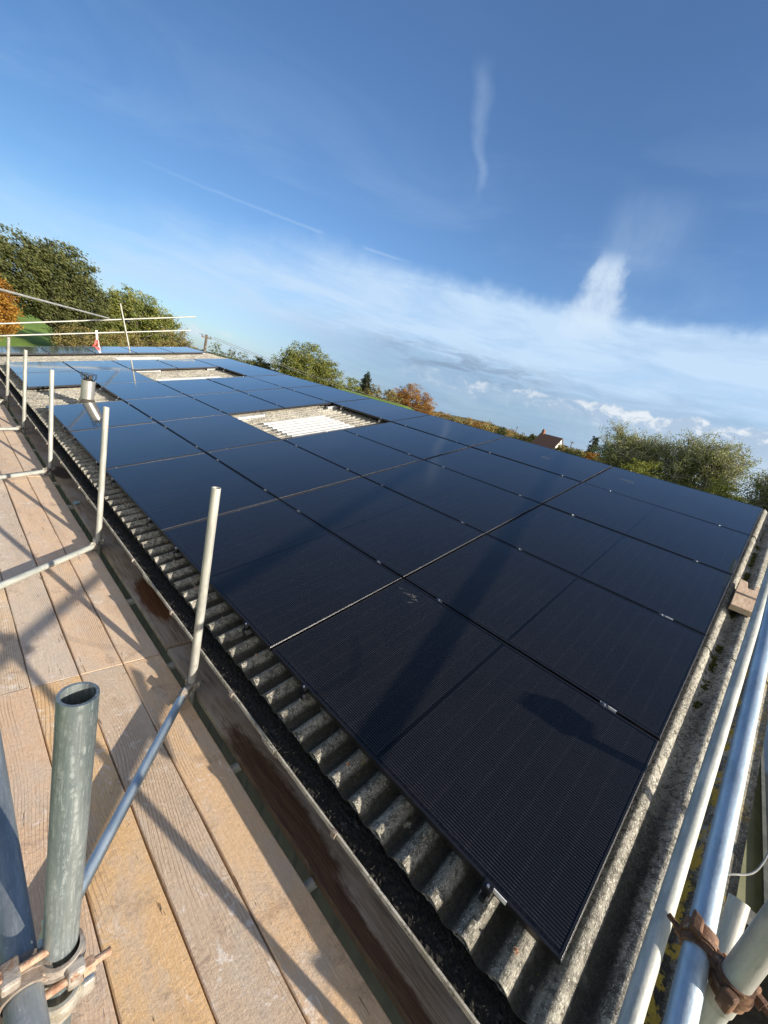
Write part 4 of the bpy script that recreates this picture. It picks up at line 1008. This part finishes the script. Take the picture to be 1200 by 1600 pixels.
tree('conifer_tree', polar(43.3, 92), [(0, 0, 5.0, 1.7, 1.7, 2.0), (0, 0, 6.4, 1.35, 1.3, 1.7), (0, 0, 7.5, .95, .9, 1.3), (.05, 0, 8.5, .5, .5, .9)], 'lf_dark', 'small dark pointed conifer between the round oak and the rust tree', 'tree', 'trees beyond the roof', 16000, .10, .2, 15, clump=.35, gaps=.8)
for k, (a, d, hh, m_, lab) in enumerate(((41.3, 84, 7.4, 'lf_oak2', 'low green hedge tree left of the pointed conifer'), (44.6, 86, 7.0, 'lf_brown', 'low brown hedge bush right of the pointed conifer'), (47.2, 88, 7.3, 'lf_brown', 'brown hedge bush against the left side of the rust tree'))):
    tree('bush', polar(a, d), [(-.8, 0, hh * .55, 2.2, 1.8, hh * .42), (1.0, .5, hh * .6, 2.1, 1.8, hh * .42)], m_, lab, 'bush', 'bushes along the field edge', 6000, .14, .15, 20 + k, clump=.6, gaps=.7)
tree('autumn_tree', polar(49.8, 92), [(0, 0, 5.6, 3.8, 3.8, 3.9), (2.3, -2.0, 4.6, 2.6, 2.6, 3.2), (-2.2, 1.6, 4.8, 2.6, 2.6, 3.2)], 'lf_rust', 'dense rust-orange rounded tree on the horizon right of the ridge oak', 'tree', 'trees beyond the roof', 34000, .11, .35, 24, clump=.7, gaps=.7)
# right clump, thin vase-shaped crowns with arching twigs
def sparse(azd, dist, hh, rad, seed, label, keep=1.0, leaf='lf_sparse', group='thinning trees at the right'):
    r_ = np.random.default_rng(seed); root = empty('thinning_tree', polar(azd, dist), label, 'tree', group); g = G(); P_ = []
    for s in range(3 + seed % 2):
        b_ = np.array([r_.uniform(-.5, .5), r_.uniform(-.5, .5), 0])
        for k in range(12):
            a = r_.uniform(0, 2 * PI); reach = rad * r_.uniform(.25, 1.05); h_ = hh * r_.uniform(.70, 1.0) * (1 - .22 * (reach / rad) ** 2)
            p = [b_, b_ + np.array([math.cos(a) * reach * .12, math.sin(a) * reach * .12, h_ * .35]), b_ + np.array([math.cos(a) * reach * .42, math.sin(a) * reach * .42, h_ * .74]), b_ + np.array([math.cos(a) * reach * .75, math.sin(a) * reach * .75, h_ * .94]), b_ + np.array([math.cos(a) * reach, math.sin(a) * reach, h_ * .98])]
            g.tube(p, [.11, .085, .05, .025, .01], 5, None, False)
            for q in range(16):
                f_ = r_.uniform(.3, 1.0) * 4; i = min(3, int(f_)); u = f_ - i; p0 = p[i] * (1 - u) + p[i + 1] * u
                d = r_.normal(size=3); d[2] = abs(d[2]) * .9 + .25; d /= np.linalg.norm(d); L_ = hh * r_.uniform(.06, .14)
                p1 = p0 + d * L_; p2 = p1 + (d + np.array([0, 0, -.5]) + r_.normal(size=3) * .3) * L_ * .7
                g.tube([p0, p1, p2], [.028, .02, .01], 4, None, False)
                m_ = 17; tt = r_.random((m_, 1)); P_.append(p0 + (p2 - p0) * tt + r_.normal(size=(m_, 3)) * .15)
                P_.append(p2 + r_.normal(size=(13, 3)) * .17)
    g.build('trunk', 'palebark', root, True)
    P_ = np.concatenate(P_); P_ = P_[r_.random(len(P_)) < keep]; T_ = np.clip(r_.uniform(.1, .9, len(P_)), 0, 1)
    leafmesh('crown', P_, T_, .075, leaf, root, seed=seed); return root
sparse(76.4, 50, 8.5, 2.3, 31, 'leftmost thin-leaved tree of the clump at right')
sparse(79.4, 51, 8.9, 2.4, 32, 'second thin-leaved tree of the right clump, above a rounded green bush')
sparse(83.4, 50, 9.3, 2.7, 33, 'third thin-leaved tree of the right clump, just right of the dip in the treetops')
sparse(86.8, 49, 9.3, 2.6, 34, 'fourth thin-leaved tree of the right clump, with a yellowish top')
sparse(91.0, 47, 7.3, 2.4, 35, 'half-bare twiggy tree at the right edge', .6)
sparse(94.5, 46, 8.0, 2.8, 37, 'thin tree beyond the right edge of the clump')
for k, (a, d, hh, rx, m_, lab) in enumerate(((75.6, 46, 5.6, 2.0, 'lf_oak', 'dark green bush at the left foot of the right clump'), (79.3, 45, 6.1, 2.1, 'lf_bush', 'rounded olive green bush below the second thin-leaved tree'), (83.6, 46, 4.9, 2.2, 'lf_oak2', 'green bush in the middle of the right clump'), (87.0, 44, 6.0, 2.2, 'lf_bush', 'large olive bush under the fourth thin-leaved tree'), (91, 44, 4.4, 2.6, 'lf_oak', 'low dark bush at the right edge above the roof corner'), (94.5, 44, 5, 2.4, 'lf_oak', 'bush past the right edge'))):
    tree('bush', polar(a, d), [(-.5, .3, hh * .5, rx * .8, rx * .7, hh * .44), (.6, -.3, hh * .62, rx * .7, rx * .7, hh * .37)], m_, lab, 'bush', 'bushes below the thinning trees', 14000, .075, .12, 40 + k, clump=.5, gaps=.85, twigs=2)
tree('pine_tree', polar(73.5, 118), [(0, 0, 8.6, 1.1, 1.1, 1.3), (.6, 0, 6.9, 1.3, 1.2, 1.0), (-.6, 0, 5.4, 1.4, 1.2, .9)], 'lf_dark', 'slim dark pine standing up left of the right clump', 'tree', 'trees beyond the roof', 3500, .16, .2, 50, clump=.45, gaps=.8)
hed = [(70.4, 125, 5.9, 2.4, 'lf_brown', 'brown garden tree right beside the white gable'), (71.9, 110, 5.8, 2.6, 'lf_oak', 'dark green garden tree left of the slim pine'), (73.9, 95, 5.8, 1.6, 'lf_orange', 'small yellow-orange tree at the foot of the slim pine'), (66.6, 150, 7.4, 2.0, 'lf_oak', 'dark green tree behind the red-roofed house'), (65.2, 150, 5.9, 2.8, 'lf_brown', 'brown bush left of the red-roofed house'), (62.6, 170, 6.8, 2.0, 'lf_oak', 'round dark green tree beside the distant utility pole')]
for k, (a, d, hh, rx, m_, lab) in enumerate(hed):
    tree('garden_tree', polar(a, d), [(-.6, 0, hh * .6, rx, rx, hh * .38), (.8, .4, hh * .55, rx * .8, rx, hh * .36)], m_, lab, 'tree', 'trees around the distant house', 5000, .18, .15, 60 + k, clump=.7, gaps=.6)
# distant mixed wood, one mass
def wood():
    r_ = np.random.default_rng(77); P_ = []; T_ = []; P2 = []; T2 = []
    for k in range(330):
        a = r_.uniform(51.5, 75); d = r_.uniform(300, 420); hgt = (5.9 + 2.6 * math.exp(-((a - 60.5) / 3.0) ** 2) + .6 * math.sin(a * 2.1)) * r_.uniform(.8, 1.1) * d / 350
        b_ = np.array(polar(a, d, 0)); n = 90; dd = r_.normal(size=(n, 3)); dd /= np.linalg.norm(dd, axis=1)[:, None]
        q = b_ + np.array([0, 0, hgt * .52]) + dd * np.array([3.6, 3.6, hgt * .48]) * r_.uniform(.6, 1, (n, 1)); tn = np.clip(r_.uniform(0, 1) + r_.normal(size=n) * .1, 0, 1)
        (P2 if (r_.random() < .22 + .5 * math.exp(-((a - 58.6) / 1.1) ** 2)) else P_).append(q); (T2 if len(T2) < len(P2) else T_).append(tn)
    e = empty('woodland', (0, 0, 0)); tag(e, 'distant strip of mixed autumn woodland along the horizon', 'wood', kind='stuff')
    leafmesh('green_crowns', np.concatenate(P_), np.concatenate(T_), .62, 'lf_brown', e, seed=5); leafmesh('orange_crowns', np.concatenate(P2), np.concatenate(T2), .6, 'lf_rust', e, seed=6)
wood()
def hedge(pts, h, m_, label, seed):
    r_ = np.random.default_rng(seed); P_ = []
    for (a0, d0), (a1, d1) in zip(pts, pts[1:]):
        p0, p1 = np.array(polar(a0, d0)), np.array(polar(a1, d1)); L_ = np.linalg.norm(p1 - p0); n = int(L_ * 60)
        t_ = r_.random((n, 1)); q = p0 + (p1 - p0) * t_; q[:, :2] += r_.normal(size=(n, 2)) * .5
        q[:, 2] = r_.random(n) * h * (1 + .25 * np.sin(t_[:, 0] * L_ * .35) + .12 * np.sin(t_[:, 0] * L_ * 1.3)); P_.append(q)
    P_ = np.concatenate(P_); e = empty('hedge', tuple(polar(*pts[0])), label, 'hedge'); P_ -= np.array(polar(*pts[0]))
    leafmesh('foliage', P_, np.clip(r_.uniform(0, 1, len(P_)), 0, 1), .3, m_, e, seed=seed)
hedge([(24.0, 140), (27, 170), (31, 200), (36, 210)], 6.2, 'lf_oak', 'thin dark hedge along the horizon left of the round oak', 91)
hedge([(2, 260), (12, 300), (20, 260)], 5.0, 'lf_oak', 'hedge at the far side of the green field', 92)
hedge([(52, 300), (58, 320), (66, 330)], 4.5, 'lf_brown', 'hedge in front of the distant wood', 93)
# ================================================================ house and utility poles
hp = polar(68.5, 130); ha = math.radians(68.5)
house = empty('house', hp, 'distant house with brown tiled roof and white gable wall', 'house'); house.rotation_euler = (0, 0, -ha - math.radians(33))
g = G(); L_, Wd, ez = 7.0, 5.4, 3.9
g.box((-L_ / 2, -Wd / 2, 0), (L_ / 2, Wd / 2, ez)); g.add([(L_ / 2, -Wd / 2, ez), (L_ / 2, Wd / 2, ez), (L_ / 2, 0, 7.2), (-L_ / 2, -Wd / 2, ez), (-L_ / 2, Wd / 2, ez), (-L_ / 2, 0, 7.2)], [(0, 1, 2), (3, 5, 4)]); g.build('wall', 'render', house)
g = G()
for sgn in (-1, 1):
    g.add([(-L_ / 2 - .25, sgn * (Wd / 2 + .3), ez - .35), (L_ / 2 + .25, sgn * (Wd / 2 + .3), ez - .35), (L_ / 2 + .25, 0, 7.35), (-L_ / 2 - .25, 0, 7.35), (-L_ / 2 - .25, sgn * (Wd / 2 + .3), ez - .5), (L_ / 2 + .25, sgn * (Wd / 2 + .3), ez - .5), (L_ / 2 + .25, 0, 7.2), (-L_ / 2 - .25, 0, 7.2)], [(0, 1, 2, 3), (4, 7, 6, 5), (0, 4, 5, 1), (0, 3, 7, 4), (1, 5, 6, 2)])
rf = g.build('roof', 'tiles', house)
g = G(); g.box((-L_ / 2 + .2, -.4, 6.6), (-L_ / 2 + 1.0, .4, 8.3)); g.box((-L_ / 2 + .3, -.2, 8.3), (-L_ / 2 + .6, .1, 8.6)); g.build('chimney', 'brick', rf)
for (y, z) in ((-1.2, 1.2), (1.2, 1.2), (0, 4.3)):
    g = G(); g.box((L_ / 2 + .02, y - .5, z), (L_ / 2 + .06, y + .5, z + 1.1)); wn_ = g.build('window', 'dgrey', house); g = G(); g.box((L_ / 2 + .062, y - .42, z + .08), (L_ / 2 + .07, y + .42, z + 1.02)); g.build('pane', 'pane', wn_)
def upole(azd, dist, h, label, lean=0):
    b_ = polar(azd, dist); e = empty('utility_pole', b_, label, 'utility pole', 'utility poles'); g = G(); g.tube([(0, 0, 0), (lean, 0, h)], [.15, .10], 10); g.build('pole', 'creosote', e, True)
    g = G(); a = math.radians(azd); u = Vector((math.cos(a), -math.sin(a), 0)); cc = Vector((lean, 0, h - .25)); M_ = Matrix((u, Vector((0, 0, 1)).cross(u), Vector((0, 0, 1)))).transposed().to_4x4(); M_.translation = cc
    g.box((-.42, -.17, -.05), (.42, -.05, .05), M_); g.build('crossarm', 'creosote', e)
    g = G()
    for k in (-.35, 0, .35): q = cc + u * k; g.tube([q + Vector((0, 0, .06)), q + Vector((0, 0, .2))], .05, 8)
    g.build('insulator', 'dgrey', e)
    return cc + b_
p1 = upole(23.25, 42, 6.3, 'grey utility pole with crossarm at the far end of the ridge')
p2 = upole(64.15, 150, 7.6, 'thin utility pole with crossarm left of the house')
p3 = upole(71.1, 112, 6.9, 'utility pole standing right of the white gable')
g = G()
for off in (-.6, .6):
    q0 = p1 + Vector((off * .9, -off * .4, .2)); q1 = Vector(polar(60, 150, 7.2)) + Vector((0, 0, off))
    g.tube([q0.lerp(q1, k / 24) - Vector((0, 0, 2.2 * 4 * (k / 24) * (1 - k / 24))) for k in range(25)], .018, 5)
tag(g.build('overhead_wires', 'wire'), 'pair of thin overhead wires passing in front of the round oak', 'wire')
